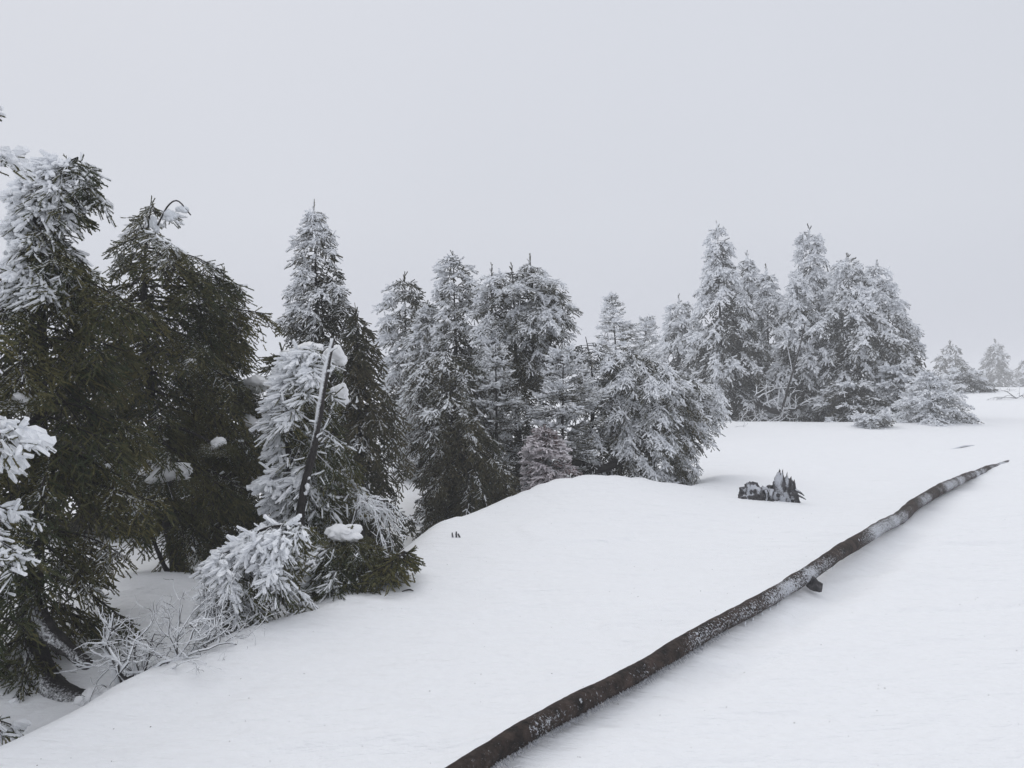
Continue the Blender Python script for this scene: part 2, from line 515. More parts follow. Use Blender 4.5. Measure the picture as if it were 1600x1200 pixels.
def spread_from(a, b, step, grow_, far):
    c = list(np.arange(a, b, step))
    for sg, lst in ((1, []), (-1, [])):
        d = 0.0
        while d < far:
            d += step + grow_ * d
            lst.append((b if sg > 0 else a - step * 0) + sg * d)
        c = c + lst if sg > 0 else lst[::-1] + c
    return np.array(c)
gx = spread_from(-2.8, 3.6, 0.052, 0.075, 340)
gy = spread_from(2.4, 7.6, 0.05, 0.070, 340)
GX, GY = np.meshgrid(gx, gy)
GZ = gz(GX, GY)
acc = Acc()
nx, ny = len(gx), len(gy)
i, j = np.meshgrid(np.arange(ny - 1), np.arange(nx - 1), indexing='ij')
a = i * nx + j
acc.add(np.stack([GX, GY, GZ], -1).reshape(-1, 3),
        np.concatenate([np.stack([a, a + 1, a + nx + 1], -1).reshape(-1, 3), np.stack([a, a + nx + 1, a + nx], -1).reshape(-1, 3)]))
ground = link('snow_ground', acc, M_SNOW)
ground['kind'] = 'structure'

def gz1(x, y):
    return float(gz(np.array([x]), np.array([y]))[0])

# ------------------------------------------------------------------ spruces
LOD = {   # shoot length, shoot radius, branchlet spacing, shoot spacing
    'near': dict(sl=0.074, sr=0.0140, ss=0.066, sh=0.041),
    'close': dict(sl=0.082, sr=0.0150, ss=0.076, sh=0.045),
    'mid': dict(sl=0.085, sr=0.0100, ss=0.085, sh=0.050),
    'back': dict(sl=0.12, sr=0.0160, ss=0.13, sh=0.075),
    'faint': dict(sl=0.36, sr=0.060, ss=0.36, sh=0.22),
    'far': dict(sl=0.20, sr=0.031, ss=0.19, sh=0.115),
}

def grow(crown, twigs, Y, trunk, rows, lod, frost=(0.1, 0.3, 0.2, 0.2), per_m=34, slope=(-0.25, 0.5), curve=0.35, hang=0.45, ftop=None,
         l2=(0.5, 0.36), rime=0.0, bare=0.0, f0=0.06, swell=0.9, tip=True, seed=0.0, depth=0.9, spread=50, upturn=0.12, bough=0.75, inner=0.55, under=0.55, rmin=0.42, sls=1.0):
    """branches, branchlets and shoots round one stem. trunk: world points; rows: outline (height, reach on one side, reach on the other)"""
    q = LOD[lod]
    n = len(trunk)
    seg = np.r_[0, np.cumsum(np.linalg.norm(np.diff(trunk, axis=0), axis=1))]
    H = seg[-1]
    zr = np.array([r[0] for r in rows]); o = np.argsort(zr)
    zr = zr[o]; xl = np.array([r[1] for r in rows])[o]; xr = np.array([r[2] for r in rows])[o]
    Bn = max(10, int(per_m * H * bough))
    W = max(2, Bn // 5)
    fw = f0 + (0.99 - f0) * (np.arange(W) + 0.2 + 0.6 * rng.random(W)) / W
    f = np.clip((np.repeat(fw, 5) + rng.normal(0, 0.22 / W, W * 5)), f0, 0.995)
    phi = np.repeat(rng.random(W) * 6.28, 5) + np.tile(np.arange(5) * 1.2566, W) + rng.normal(0, 0.3, W * 5)
    keep = rng.random(W * 5) > 0.07
    f = f[keep]; phi = phi[keep]; Bn = len(f)
    P0 = np.stack([np.interp(f * H, seg, trunk[:, k]) for k in range(3)], 1)
    c, s = np.cos(phi), np.sin(phi)
    a = slope[0] + (slope[1] - slope[0]) * f ** 1.5 + rng.normal(0, 0.10, Bn)
    def reach(z):
        tx = np.interp(z, trunk[:, 2], trunk[:, 0]) if np.all(np.diff(trunk[:, 2]) > 0) else P0[:, 0]
        w = np.where(c < 0, P0[:, 0] - np.interp(z, zr, xl), np.interp(z, zr, xr) - P0[:, 0])
        wo = np.where(c >= 0, P0[:, 0] - np.interp(z, zr, xl), np.interp(z, zr, xr) - P0[:, 0])
        wd = np.maximum((w + wo) / 2, 0.02) * depth
        return np.maximum(np.abs(c) * w + (1 - np.abs(c)) * wd, 0.04)
    Lh = reach(P0[:, 2])
    for _ in range(3):
        Lh = reach(P0[:, 2] + Lh * (a - curve + upturn))
    Lb = np.maximum(Lh, 0.05) * (0.80 + 0.32 * rng.random(Bn))
    Lb = np.where(rng.random(Bn) < 0.08, Lb * 1.1, Lb)
    Lb = Lb * (1 + 0.14 * wobble(P0 + np.stack([c, s, 0 * c], 1) * 0.6 * Lb[:, None], 2.2 / max(H * 0.3, 0.3), seed))
    dh = np.stack([c, s, 0 * c], 1)
    lat0 = np.stack([-s, c, 0 * c], 1)
    wig = rng.normal(0, 0.10, Bn); cv = curve * (0.7 + 0.6 * rng.random(Bn))
    def bp(i, u):
        l = Lb[i]
        p = P0[i] + dh[i] * (l * u)[:, None] + lat0[i] * (wig[i] * l * np.sin(3.0 * u))[:, None]
        p[:, 2] += l * (a[i] * u - cv[i] * u ** 2 + upturn * u ** 3)
        t = dh[i] + lat0[i] * (wig[i] * 3 * np.cos(3.0 * u))[:, None]
        t[:, 2] += a[i] - 2 * cv[i] * u + 3 * upturn * u ** 2
        return p, unit(t)
    ib = np.arange(Bn)
    # bare wood of the branches
    k0 = bp(ib, np.zeros(Bn))[0]; k1 = bp(ib, np.full(Bn, 0.33))[0]; k2 = bp(ib, np.full(Bn, 0.66))[0]; k3 = bp(ib, np.full(Bn, 0.97))[0]
    rb = np.clip(0.011 * Lb + 0.004, 0.004, 0.022)
    tubes3(twigs, k0, (k0 + k1) / 2, k1, rb, rb * 0.8, fr=frost[0] * 0.6)
    tubes3(twigs, k1, k2, k3, rb * 0.8, rb * 0.35, fr=frost[0] * 0.8)
    # branchlets
    n2 = np.maximum(7, (Lb / (q['ss'] * bough) * 2).astype(int))
    idx = np.repeat(ib, n2)
    M = len(idx)
    u = 0.10 + 0.88 * rng.random(M) ** 0.85
    p2, t2 = bp(idx, u)
    side = np.where(rng.random(M) < 0.5, -1.0, 1.0)
    lat = unit(np.cross(t2, UP)) * side[:, None]
    sp = np.radians(spread) + rng.normal(0, 0.22, M)
    d2 = t2 * np.cos(sp)[:, None] + lat * np.sin(sp)[:, None]
    d2[:, 2] -= hang * (0.3 + 0.9 * rng.random(M)) * (1 - 0.5 * f[idx])
    d2 = unit(d2 + rng.normal(0, 0.10, (M, 3)))
    ln2 = np.minimum(l2[0] * Lb[idx] * np.clip(1.12 - u, 0, 1) ** 0.7, l2[1]) * (0.55 + 0.6 * rng.random(M)) + q['sl'] * 0.55
    g2 = hang * 0.8
    def sp2(i, v):
        p = p2[i] + d2[i] * (ln2[i] * v)[:, None]
        p[:, 2] -= g2 * (ln2[i] * v) ** 2 / np.maximum(ln2[i], 0.05) * 0.5
        return p
    im = np.arange(M)
    if lod in ('near', 'close') or bare > 0:
        tubes3(twigs, p2, sp2(im, np.full(M, 0.5)), sp2(im, np.full(M, 0.95)), np.full(M, 0.0030 if lod in ('near', 'close') else 0.005), np.full(M, 0.0018), fr=frost[0], segs=1)
    # shoots
    n3 = np.maximum(2, np.ceil(ln2 / q['sh']).astype(int) + 1)
    ix = np.repeat(im, n3)
    S = len(ix)
    first = np.r_[0, np.cumsum(n3)[:-1]]
    k = np.arange(S) - first[ix]
    v = np.clip((k + 0.3 + 0.5 * rng.random(S)) / (n3[ix] - 0.4), 0, 1)
    p3 = sp2(ix, v)
    s3 = np.where(k % 2 == 0, 1.0, -1.0)
    lat3 = unit(np.cross(d2[ix], UP + 0.001)) * s3[:, None]
    term = (k == n3[ix] - 1)
    d3 = d2[ix] * np.where(term, 1.0, 0.70)[:, None] + lat3 * np.where(term, 0.0, 0.62)[:, None] + rng.normal(0, 0.16, (S, 3))
    d3[:, 2] -= hang * 0.35 * rng.random(S)
    # further shoots straight on the branch, most at its end
    nb = np.maximum(2, (Lb / q['sh'] * 0.8).astype(int))
    jb = np.repeat(ib, nb)
    ub = 0.15 + 0.85 * rng.random(len(jb)) ** 0.7
    pb, tb = bp(jb, ub)
    db = tb * 0.75 + rng.normal(0, 0.42, (len(jb), 3)); db[:, 2] += 0.15
    last = bp(ib, np.ones(Bn))
    P3 = np.vstack([p3, pb, last[0]]); D3 = unit(np.vstack([d3, db, last[1] + rng.normal(0, 0.1, (Bn, 3))]))
    fb = np.r_[f[idx][ix], f[jb], f]
    drop = np.r_[np.clip(p2[ix][:, 2] - p3[:, 2], 0, None), np.zeros(len(jb) + Bn)] / max(l2[1], 0.05)
    bo = rng.normal(0, 0.13, Bn)
    drop = under * np.clip(drop * 1.6, 0, 1) - np.r_[bo[idx][ix], bo[jb], bo]
    P0s = np.vstack([P0[idx][ix], P0[jb], P0])
    if tip:                                              # leader
        m = 9
        e = trunk[-1] - trunk[-4]; e = unit(e)
        P3 = np.vstack([P3, trunk[-1] - e * np.linspace(0, 0.06 * H, m)[:, None]])
        D3 = np.vstack([D3, unit(e + rng.normal(0, 0.25, (m, 3)))])
        drop = np.r_[drop, np.zeros(m)]
        fb = np.r_[fb, np.ones(m)]; P0s = np.vstack([P0s, np.repeat(trunk[-1:], m, 0)])
    if bare > 0:
        kk = rng.random(len(P3)) > bare
        P3, D3, fb, P0s, drop = P3[kk], D3[kk], fb[kk], P0s[kk], drop[kk]
    N = len(P3)
    out = P3 - P0s; out = out + WIND * 0.0
    rel = np.linalg.norm(out, axis=1) / np.maximum(np.interp(fb, np.linspace(0, 1, 12), np.array([Lb[np.abs(f - t) < 0.15].mean() if (np.abs(f - t) < 0.15).any() else Lb.mean() for t in np.linspace(0, 1, 12)])), 0.05)
    on = unit(out)
    fr = frost[0] + frost[1] * (on @ WIND) + frost[2] * (fb - 0.4) + (ftop[1] * sstep(ftop[0] - 0.12, ftop[0] + 0.18, fb) if ftop else 0.0) + frost[3] * wobble(P3, 2.2 if lod in ('near', 'close') else 1.1, seed + 0.7) \
        + 0.12 * rng.normal(size=N) - inner * (1 - np.clip(rel, 0, 1)) + 0.20 - drop
    tint = np.clip(0.45 + 0.35 * wobble(P3, 1.7, seed) + 0.25 * rng.normal(size=N), 0, 1)
    Ln = q['sl'] * sls * (0.65 + 0.7 * rng.random(N))
    frc = np.clip(fr, 0, 1)
    if lod in ('near', 'close'):
        nn = 9
        spindles(crown, P3, D3, Ln, np.full(N, q['sr'] * 0.5), fr - 0.15, tint, sides=3, jit=0.25, blunt=True)
        kn = (fr < 0.8) | (rime == 0)
        needles(crown, P3[kn], D3[kn], Ln[kn], np.full(int(kn.sum()), q['sr']), fr[kn], tint[kn], nn=nn, wid=0.0036)
        kk = fr > rmin
        if rime > 0 and kk.any():
            m = int(kk.sum())
            th = np.clip((fr[kk] - 0.35) * 1.6, 0.35, 1.0)
            spindles(crown, P3[kk] + WIND * 0.006, unit(D3[kk] + WIND * 0.20), Ln[kk] * (1.0 + 0.35 * th), rime * th * (0.45 + 0.85 * rng.random(m)), 0.75 + 0.25 * th + 0.1 * rng.normal(size=m), tint[kk],
                     sides=5, rings=((0.08, 0.8), (0.5, 1.1), (0.92, 0.85)), jit=0.32, fk=0.22)
    else:
        fr = fr + 0.12
        R = q['sr'] * (1 + swell * frc) * (0.75 + 0.5 * rng.random(N))
        spindles(crown, P3, D3, Ln, R, fr, tint, sides=3, jit=0.35, fk=0.50, blunt=True)
    return f

def clump(acc, c, size, seed, lump=0.22):
    """an uneven pad of snow: several rounded lumps run together, ragged below"""
    size = np.asarray(size, float)
    nu, nv = 20, 12
    th = np.linspace(0, 2 * np.pi, nu, endpoint=False); ph = np.linspace(0, np.pi, nv)
    TH, PH = np.meshgrid(th, ph)
    d = np.stack([np.sin(PH) * np.cos(TH), np.sin(PH) * np.sin(TH), np.cos(PH)], -1)
    i, j = np.meshgrid(np.arange(nv - 1), np.arange(nu), indexing='ij')
    a = i * nu + j; b = i * nu + (j + 1) % nu
    Fc = np.concatenate([np.stack([a, a + nu, b + nu], -1).reshape(-1, 3), np.stack([a, b + nu, b], -1).reshape(-1, 3)])
    r2 = np.random.default_rng(int(abs(seed) * 1000) % 99991)
    parts = [(np.zeros(3), 0.72)] + [(np.array([r2.uniform(-0.36, 0.36), r2.uniform(-0.25, 0.25), r2.uniform(-0.30, 0.12)]), r2.uniform(0.28, 0.55)) for _ in range(5)]
    for k, (off, sc) in enumerate(parts):
        r = 1 + lump * wobble(d, 1.6, seed + k) + lump * 0.6 * wobble(d, 3.9, seed + 2 + k) + 0.05 * wobble(d, 9.0, seed + k)
        v = d * r[..., None] * size / 2 * sc
        v[..., 2] = np.where(v[..., 2] < 0, v[..., 2] * 0.6, v[..., 2])
        tilt = r2.normal(0, 0.18)
        v[..., 2] += tilt * v[..., 0]
        acc.add(np.asarray(c) + off * size + v.reshape(-1, 3), Fc, 1.0)

def spruce(name, label, Y, stems, lod, trunk_r=0.06, cat='spruce tree', group=None, mat=None, caps=(), seed=None, bark_frost=0.1, bark_rough=0.12, salt=0, **kw):
    """stems: list of (stem pixels base to tip, outline rows (y, x on one side, x on the other)) seen at depth Y"""
    global rng
    rng = np.random.default_rng(zlib.crc32(label.encode()) + salt)
    seed = float(rng.random() * 10) if seed is None else seed
    if not isinstance(stems, list):
        stems = [stems]
    mat = mat or {'near': M_NEAR, 'close': M_NEAR, 'mid': M_MID, 'back': M_MID, 'far': M_FAR, 'faint': M_FAR}[lod]
    root = None
    crown, twigs = Acc(), Acc()
    trunks = []
    for si, st in enumerate(stems):
        line, rows = st[0], st[1]
        opt = dict(kw); opt.update(st[2] if len(st) > 2 else {})
        Ys = opt.pop('Y', Y)
        pts = [P(p[0], p[1], Ys + (p[2] if len(p) > 2 else 0.0)) for p in line]
        g = gz1(pts[0][0], pts[0][1])
        if si == 0 or pts[0][2] < g + 0.6:
            pts[0] = np.array([pts[0][0], pts[0][1], g - 0.12])
        path = catmull(pts, 40)
        if root is None:
            trunk_path = path
            root = thing(name, label, cat, (pts[0][0], pts[0][1], g), group)
        H = np.linalg.norm(np.diff(path, axis=0), axis=1).sum()
        tr = opt.pop('trunk_r', trunk_r)
        rad = tr * (1 - np.linspace(0, 1, 40)) ** 1.35 + 0.006
        rad[:3] *= np.array([1.35, 1.2, 1.08])
        ta = Acc()
        tube(ta, path, rad, 8 if Y > 9 else 14, fr=bark_frost, fk=0.4, rough=bark_rough)
        trunks.append(ta)
        wr = [(P(0, r[0], Ys)[2], P(r[1], r[0], Ys)[0], P(r[2], r[0], Ys)[0]) for r in rows]
        grow(crown, twigs, Ys, path, wr, opt.pop('lod', lod), seed=seed + si, **opt)
    for ta in trunks:
        link('trunk', ta, M_BARK, root)
    link('twigs', twigs, M_TWIG, root, kind='stuff')
    link('crown', crown, mat, root, kind='stuff', smooth=False)
    for k, (x, y, dY, wx, hy) in enumerate(caps):
        ca = Acc()
        yy = Y + dY
        clump(ca, P(x, y, yy), (wx / F_PX * yy, wx / F_PX * yy * 0.8, hy / F_PX * yy * 1.25), seed + k * 1.7)
        link('snow_cap', ca, M_CAP, root)
        if lod in ('near', 'close') and hy < 60:
            cc = P(x, y, yy); wm = wx / F_PX * yy; hm = hy / F_PX * yy
            tz = trunk_path[int(np.argmin(np.abs(trunk_path[:, 2] - cc[2] - 0.10)))]
            out = unit((cc - tz) * np.array([1, 1, 0]))
            end = cc + out * wm * 0.75 + np.array([0, 0, -hm * 0.9])
            arc = catmull([tz, (tz + cc) / 2 + np.array([0, 0, 0.03]), cc + np.array([0, 0, -hm * 0.30]), end], 14)
            ba = Acc(); tube(ba, arc, np.linspace(0.016, 0.006, 14), 7, fr=0.1, rough=0.15)
            link('bough', ba, M_BARK, root)
            m = 260
            off = np.stack([rng.uniform(-0.62, 0.62, m) * wm, rng.uniform(-0.45, 0.40, m) * wm, -hm * (0.05 + 0.6 * rng.random(m))], 1)
            dd = unit(off * np.array([1.2, 1.2, 0.5]) / max(wm, 0.05) + np.array([0, 0, -0.35]) + rng.normal(0, 0.25, (m, 3)))
            fa = Acc(); needles(fa, cc + off, dd, 0.05 + 0.05 * rng.random(m), np.full(m, 0.0125), 0.05 + 0.2 * rng.random(m), rng.random(m), nn=10)
            link('foliage', fa, M_NEAR, root, kind='stuff')
    return root

# ---- the near dark spruces on one side
spruce('spruce_tree', 'rime-crusted spruce cut by the left edge, its icy twig ends reaching into the frame', 3.9,
       ([(-150, 1180), (-150, 800), (-140, 450), (-110, 90)],
        [(90, -130, -70), (165, -185, 0), (240, -185, 4), (285, -185, -60), (420, -185, -75), (560, -185, 6), (640, -185, 48), (720, -185, 66), (780, -185, 58), (860, -185, 30), (960, -185, 38), (1040, -185, 58), (1095, -185, 46), (1150, -185, 10)]),
       'near', trunk_r=0.10, frost=(0.42, 0.12, 0.05, 0.42), per_m=25, rime=0.022, hang=0.6, slope=(-0.30, 0.2), curve=0.30)

t1 = spruce('spruce_tree', 'tall dark green spruce with an ice-crusted top bowed over to the right', 5.3,
       [([(150, 1150, -0.5), (78, 1075, -0.35), (48, 980, -0.1), (58, 800), (60, 560), (58, 380), (66, 300), (90, 262), (122, 246)],
        [(243, 96, 134), (262, 68, 144), (300, 52, 146), (350, 46, 126), (400, 40, 134), (440, 10, 182), (490, -60, 242), (560, -80, 225), (650, -100, 282), (710, -100, 240), (790, -100, 236), (860, -100, 236), (920, -90, 165), (1000, -60, 160), (1050, -30, 152)]),
        ([(58, 520), (57, 400), (64, 320), (84, 275), (118, 250)],
         [(243, 96, 136), (262, 66, 146), (300, 52, 148), (350, 46, 128), (400, 42, 132), (440, 36, 144), (480, 28, 150)],
         dict(per_m=85, trunk_r=0.02, frost=(0.60, 0.50, 0.25, 0.15), ftop=None, rmin=0.40, rime=0.019, l2=(0.7, 0.16), inner=0.3, under=0.2, f0=0.2, bough=0.8))],
       'near', trunk_r=0.11, frost=(0.17, 0.12, 0.10, 0.24), ftop=(0.80, 0.45), rmin=0.85, per_m=35, rime=0.020, hang=0.95, slope=(-0.22, 0.12), curve=0.48, l2=(0.55, 0.36), f0=0.17, tip=False,
       caps=[(38, 622, -0.6, 44, 18)], bark_frost=0.22, bark_rough=0.28)
la = Acc()
tube(la, catmull([P(58, 940, 5.15), P(75, 985, 5.0), P(112, 1020, 4.9), P(138, 1040, 4.85)], 12), np.linspace(0.060, 0.034, 12), 12, fr=0.2, rough=0.55)
link('broken_limb', la, M_BARK, t1)

t2 = spruce('spruce_tree', 'dark green spruce with a bent icy leader, standing over the shaded hollow', 7.0,
       ([(285, 900), (250, 720), (230, 560), (226, 420), (236, 318)],
        [(318, 230, 242), (345, 200, 286), (380, 184, 314), (425, 185, 352), (470, 185, 374), (520, 180, 390), (570, 180, 398), (630, 186, 404), (690, 176, 408), (750, 190, 405), (810, 205, 402), (860, 220, 398), (890, 250, 380)]),
       'near', trunk_r=0.075, frost=(0.15, 0.12, 0.10, 0.24), ftop=(0.86, 0.55), rmin=0.7, per_m=37, rime=0.017, hang=0.9, slope=(-0.22, 0.12), curve=0.45, l2=(0.55, 0.36), f0=0.14,
       caps=[(296, 566, -0.5, 26, 12), (262, 742, -0.5, 88, 34), (342, 692, -0.4, 30, 20), (236, 722, -0.4, 40, 20)])
la = Acc()
lead = catmull([P(246, 352, 7.0), P(262, 322, 7.0), P(278, 314, 7.0), P(298, 336, 7.0)], 14)
tube(la, lead, np.linspace(0.010, 0.006, 14), 6, fr=0.25)
link('leader', la, M_TWIG, t2)
la = Acc()
for (x, y, w, h) in ((286, 328, 20, 20), (264, 336, 22, 24), (240, 350, 16, 34)):
    clump(la, P(x, y, 7.0), (w / F_PX * 7, 0.05, h / F_PX * 7), x * 0.1, lump=0.3)
link('ice_crust', la, M_ICE, t2)

spruce('spruce_tree', 'slim dark spruce crowded behind the bent-leader spruce, frosted only at its tip', 7.9,
       ([(335, 900), (345, 640), (350, 424)],
        [(424, 344, 362), (445, 325, 378), (520, 296, 394), (600, 290, 398), (700, 290, 406), (800, 290, 404), (880, 300, 395)]),
       'close', trunk_r=0.06, frost=(-0.02, 0.18, 0.2, 0.16), ftop=(0.88, 0.45), per_m=60, rime=0.015, hang=0.9, slope=(-0.2, 0.1), curve=0.45)

spruce('spruce_bush', 'dark scrubby spruce carrying loose snow pads, between the dark spruces and the rimed one', 8.2,
       ([(430, 860), (430, 690), (440, 545)],
        [(543, 430, 448), (580, 402, 475), (640, 392, 490), (700, 384, 490), (780, 380, 480), (850, 390, 470)]),
       'close', trunk_r=0.05, frost=(-0.02, 0.15, 0.2, 0.16), per_m=60, hang=0.5, slope=(-0.3, 0.3), cat='spruce tree',
       caps=[(402, 600, -0.25, 50, 28), (388, 662, -0.25, 40, 32)])

spruce('spruce_tree', 'dark spruce filling the gap between the two big dark ones, deep in shade', 9.6,
       ([(160, 900), (160, 700), (165, 470)],
        [(470, 160, 170), (520, 120, 200), (600, 60, 250), (700, 30, 280), (800, 20, 290), (880, 30, 280)]),
       'back', trunk_r=0.06, frost=(-0.2, 0.12, 0.2, 0.16), per_m=44, hang=0.9, slope=(-0.2, 0.1), curve=0.45)
spruce('spruce_tree', 'dark spruce hidden behind the slim one, closing off the hollow', 10.4,
       ([(330, 880), (325, 700), (318, 520)],
        [(520, 312, 324), (560, 280, 360), (650, 250, 400), (750, 240, 420), (820, 240, 430), (860, 250, 420)]),
       'back', trunk_r=0.06, frost=(-0.2, 0.12, 0.2, 0.16), per_m=44, hang=0.9, slope=(-0.2, 0.1), curve=0.45)

# ---- the pointed spruce and its neighbours
spruce('spruce_tree', 'slender pointed spruce with a bare leader, rimed white on its upper windward side', 10.0,
       ([(505, 830), (500, 640), (494, 450), (490, 322)],
        [(322, 489, 491), (343, 476, 508), (380, 466, 522), (420, 466, 532), (450, 452, 548), (500, 440, 560), (545, 440, 575), (600, 432, 588), (660, 440, 592), (720, 450, 592), (790, 460, 590)]),
       'mid', trunk_r=0.05, frost=(0.14, 0.20, 0.30, 0.16), ftop=(0.66, 0.4), per_m=60, hang=0.95, slope=(-0.35, 0.10), curve=0.42, l2=(0.55, 0.28),
       caps=[(480, 546, -2.6, 70, 22), (526, 556, -1.2, 36, 36), (532, 616, -1.2, 30, 40)])
spruce('spruce_tree', 'low weeping spruce leaning against the pointed one, drooping to a dark tuft', 9.4,
       ([(565, 830), (562, 660), (556, 486)],
        [(486, 552, 560), (510, 540, 580), (560, 533, 598), (620, 530, 610), (680, 540, 634), (730, 555, 650), (758, 590, 650), (775, 610, 645)]),
       'mid', trunk_r=0.045, frost=(0.08, 0.2, 0.25, 0.2), per_m=66, hang=1.1, slope=(-0.35, 0.0), curve=0.5, l2=(0.55, 0.28))

# ---- the rimed plants at the edge of the hollow
spruce('spruce_tree', 'bowed spruce sheathed in thick white rime fingers beside the bare leaning pole', 6.6,
       ([(462, 840), (452, 720), (446, 620), (462, 560), (490, 540)],
        [(538, 476, 510), (560, 462, 515), (600, 450, 522), (650, 442, 534), (700, 434, 550), (740, 430, 562), (775, 434, 566), (805, 440, 550)]),
       'close', trunk_r=0.035, frost=(0.60, 0.55, 0.10, 0.20), per_m=52, sls=1.15, rime=0.019, hang=0.9, slope=(0.0, 0.0), curve=0.55, under=0.1, inner=0.3, tip=False, l2=(0.5, 0.22), f0=0.12)
spruce('spruce_bush', 'small arching spruce with white rime plumes and dark green below, on the drift edge', 5.2,
       ([(338, 985), (336, 925), (362, 862), (410, 828), (462, 818)],
        [(812, 410, 474), (830, 386, 480), (870, 374, 478), (920, 366, 472), (955, 368, 476), (985, 372, 470)]),
       'near', trunk_r=0.018, cat='spruce bush', frost=(0.70, 0.40, 0.15, 0.22), bough=0.85, under=0.35, inner=0.3, per_m=80, sls=0.85, rime=0.014, hang=1.2, slope=(-0.2, 0.0), curve=0.6, tip=True, l2=(0.5, 0.22), f0=0.2)
spruce('spruce_bush', 'low green spruce clump under a round snow cap at the drift edge', 5.9,
       [([(525, 925), (530, 880), (545, 836)], [(834, 500, 568), (860, 480, 598), (890, 476, 622), (912, 488, 612)]),
        ([(560, 925), (590, 885), (640, 862)], [(850, 560, 645), (870, 560, 646), (900, 570, 630)], dict(per_m=60, frost=(-0.1, 0.1, 0, 0.1), trunk_r=0.01))],
       'near', trunk_r=0.018, cat='spruce bush', frost=(0.36, 0.15, 0.0, 0.40), bough=0.85, per_m=130, rime=0.014, hang=0.8, slope=(0.0, 0.1), curve=0.5, l2=(0.6, 0.2), f0=0.1,
       caps=[(534, 836, 0.0, 68, 34)])

# ---- the middle group
spruce('spruce_tree', 'hazy frosted spruce with star-shaped tip twigs, behind the weeping spruce', 17.0,
       ([(640, 740), (635, 580), (632, 432)],
        [(432, 628, 640), (450, 606, 658), (490, 588, 668), (540, 590, 672), (600, 595, 682), (700, 600, 690)]),
       'back', trunk_r=0.08, frost=(0.58, 0.25, 0.30, 0.2), under=0.7, inner=0.7, per_m=40, hang=0.8, slope=(-0.2, 0.25), curve=0.45)
spruce('spruce_tree', 'small narrow frosted spruce squeezed between two taller frosted ones', 15.5,
       ([(664, 740), (666, 600), (668, 476)],
        [(476, 664, 672), (500, 652, 682), (540, 640, 692), (600, 625, 700), (680, 620, 692)]),
       'back', trunk_r=0.06, frost=(0.48, 0.25, 0.25, 0.2), per_m=50, hang=0.8, slope=(-0.2, 0.2), curve=0.45)
spruce('spruce_tree', 'blunt-topped columnar spruce with thick frost, left of the broad rounded spruce', 15.0,
       ([(712, 740), (712, 560), (708, 398)],
        [(398, 690, 722), (420, 682, 740), (460, 684, 750), (520, 685, 752), (560, 680, 760), (640, 670, 770)]),
       'back', trunk_r=0.08, frost=(0.66, 0.25, 0.35, 0.2), under=0.8, inner=0.85, per_m=46, hang=0.7, slope=(-0.1, 0.2), curve=0.45)
spruce('spruce_tree', 'broad round-headed spruce of the middle group, white above and grey-green on its right flank', 13.5,
       [([(812, 790), (808, 640), (805, 520), (800, 418)],
        [(412, 770, 835), (430, 752, 858), (465, 744, 882), (492, 738, 898), (530, 735, 888), (580, 730, 880), (640, 740, 880), (720, 760, 870)]),
        ([(830, 600), (836, 500), (828, 402)], [(402, 815, 842), (420, 808, 850), (450, 800, 870), (490, 790, 890), (540, 800, 880)], dict(per_m=32, trunk_r=0.04)),
        ([(770, 640), (768, 530), (768, 418)], [(418, 755, 785), (440, 745, 800), (480, 740, 810), (540, 735, 810), (600, 735, 810)], dict(per_m=32, trunk_r=0.03)),
        ([(850, 600), (862, 520), (868, 446)], [(446, 850, 880), (465, 840, 890), (490, 830, 899), (540, 830, 890), (580, 830, 885)], dict(per_m=32, trunk_r=0.03))],
       'mid', trunk_r=0.08, frost=(0.64, 0.30, 0.35, 0.25), under=0.85, inner=0.9, per_m=36, hang=0.85, slope=(-0.1, 0.25), curve=0.55, l2=(0.5, 0.42))
spruce('spruce_tree', 'hunched drooping spruce in front of the columnar one', 12.2,
       ([(705, 790), (700, 660), (690, 590), (702, 545)],
        [(543, 672, 735), (570, 645, 760), (620, 622, 765), (680, 636, 772), (740, 650, 782)]),
       'mid', trunk_r=0.06, frost=(0.26, 0.24, 0.55, 0.2), under=0.85, inner=0.6, per_m=54, hang=1.0, slope=(0.05, 0.15), curve=0.75, tip=False)
spruce('spruce_tree', 'greenish skirted spruce dipping behind the snow brow, lowest of the middle group', 10.4,
       [([(738, 835), (728, 740), (705, 650), (694, 602)],
        [(602, 672, 722), (640, 655, 748), (690, 645, 778), (740, 645, 806), (780, 655, 812), (820, 655, 770)]),
        ([(750, 850), (720, 815), (665, 795)], [(785, 655, 740), (805, 650, 760), (830, 655, 740)], dict(per_m=50, trunk_r=0.02))],
       'mid', trunk_r=0.06, frost=(0.02, 0.20, 0.70, 0.2), under=0.8, inner=0.5, per_m=54, hang=1.0, slope=(0.0, 0.1), curve=0.7, tip=False, l2=(0.5, 0.34))
spruce('spruce_tree', 'thin sparse spruce with a bare forked leader in front of the round-headed one', 12.2,
       ([(775, 790), (776, 660), (774, 538)],
        [(538, 770, 780), (575, 752, 802), (640, 742, 822), (700, 748, 832), (750, 755, 825)]),
       'mid', trunk_r=0.04, frost=(0.32, 0.2, 0.40, 0.15), per_m=40, hang=0.15, slope=(-0.15, 0.55), curve=0.05, upturn=0.15, l2=(0.5, 0.3), bare=0.45)
spruce('spruce_tree', 'see-through spruce with level frosted sprays and a white forked leader', 11.9,
       ([(876, 790), (879, 660), (880, 540)],
        [(538, 874, 886), (575, 846, 916), (620, 832, 944), (660, 828, 935), (720, 838, 922)]),
       'mid', trunk_r=0.035, frost=(0.40, 0.2, 0.35, 0.15), per_m=48, hang=0.15, slope=(-0.15, 0.6), curve=0.1, upturn=0.2, l2=(0.5, 0.34), bare=0.35)
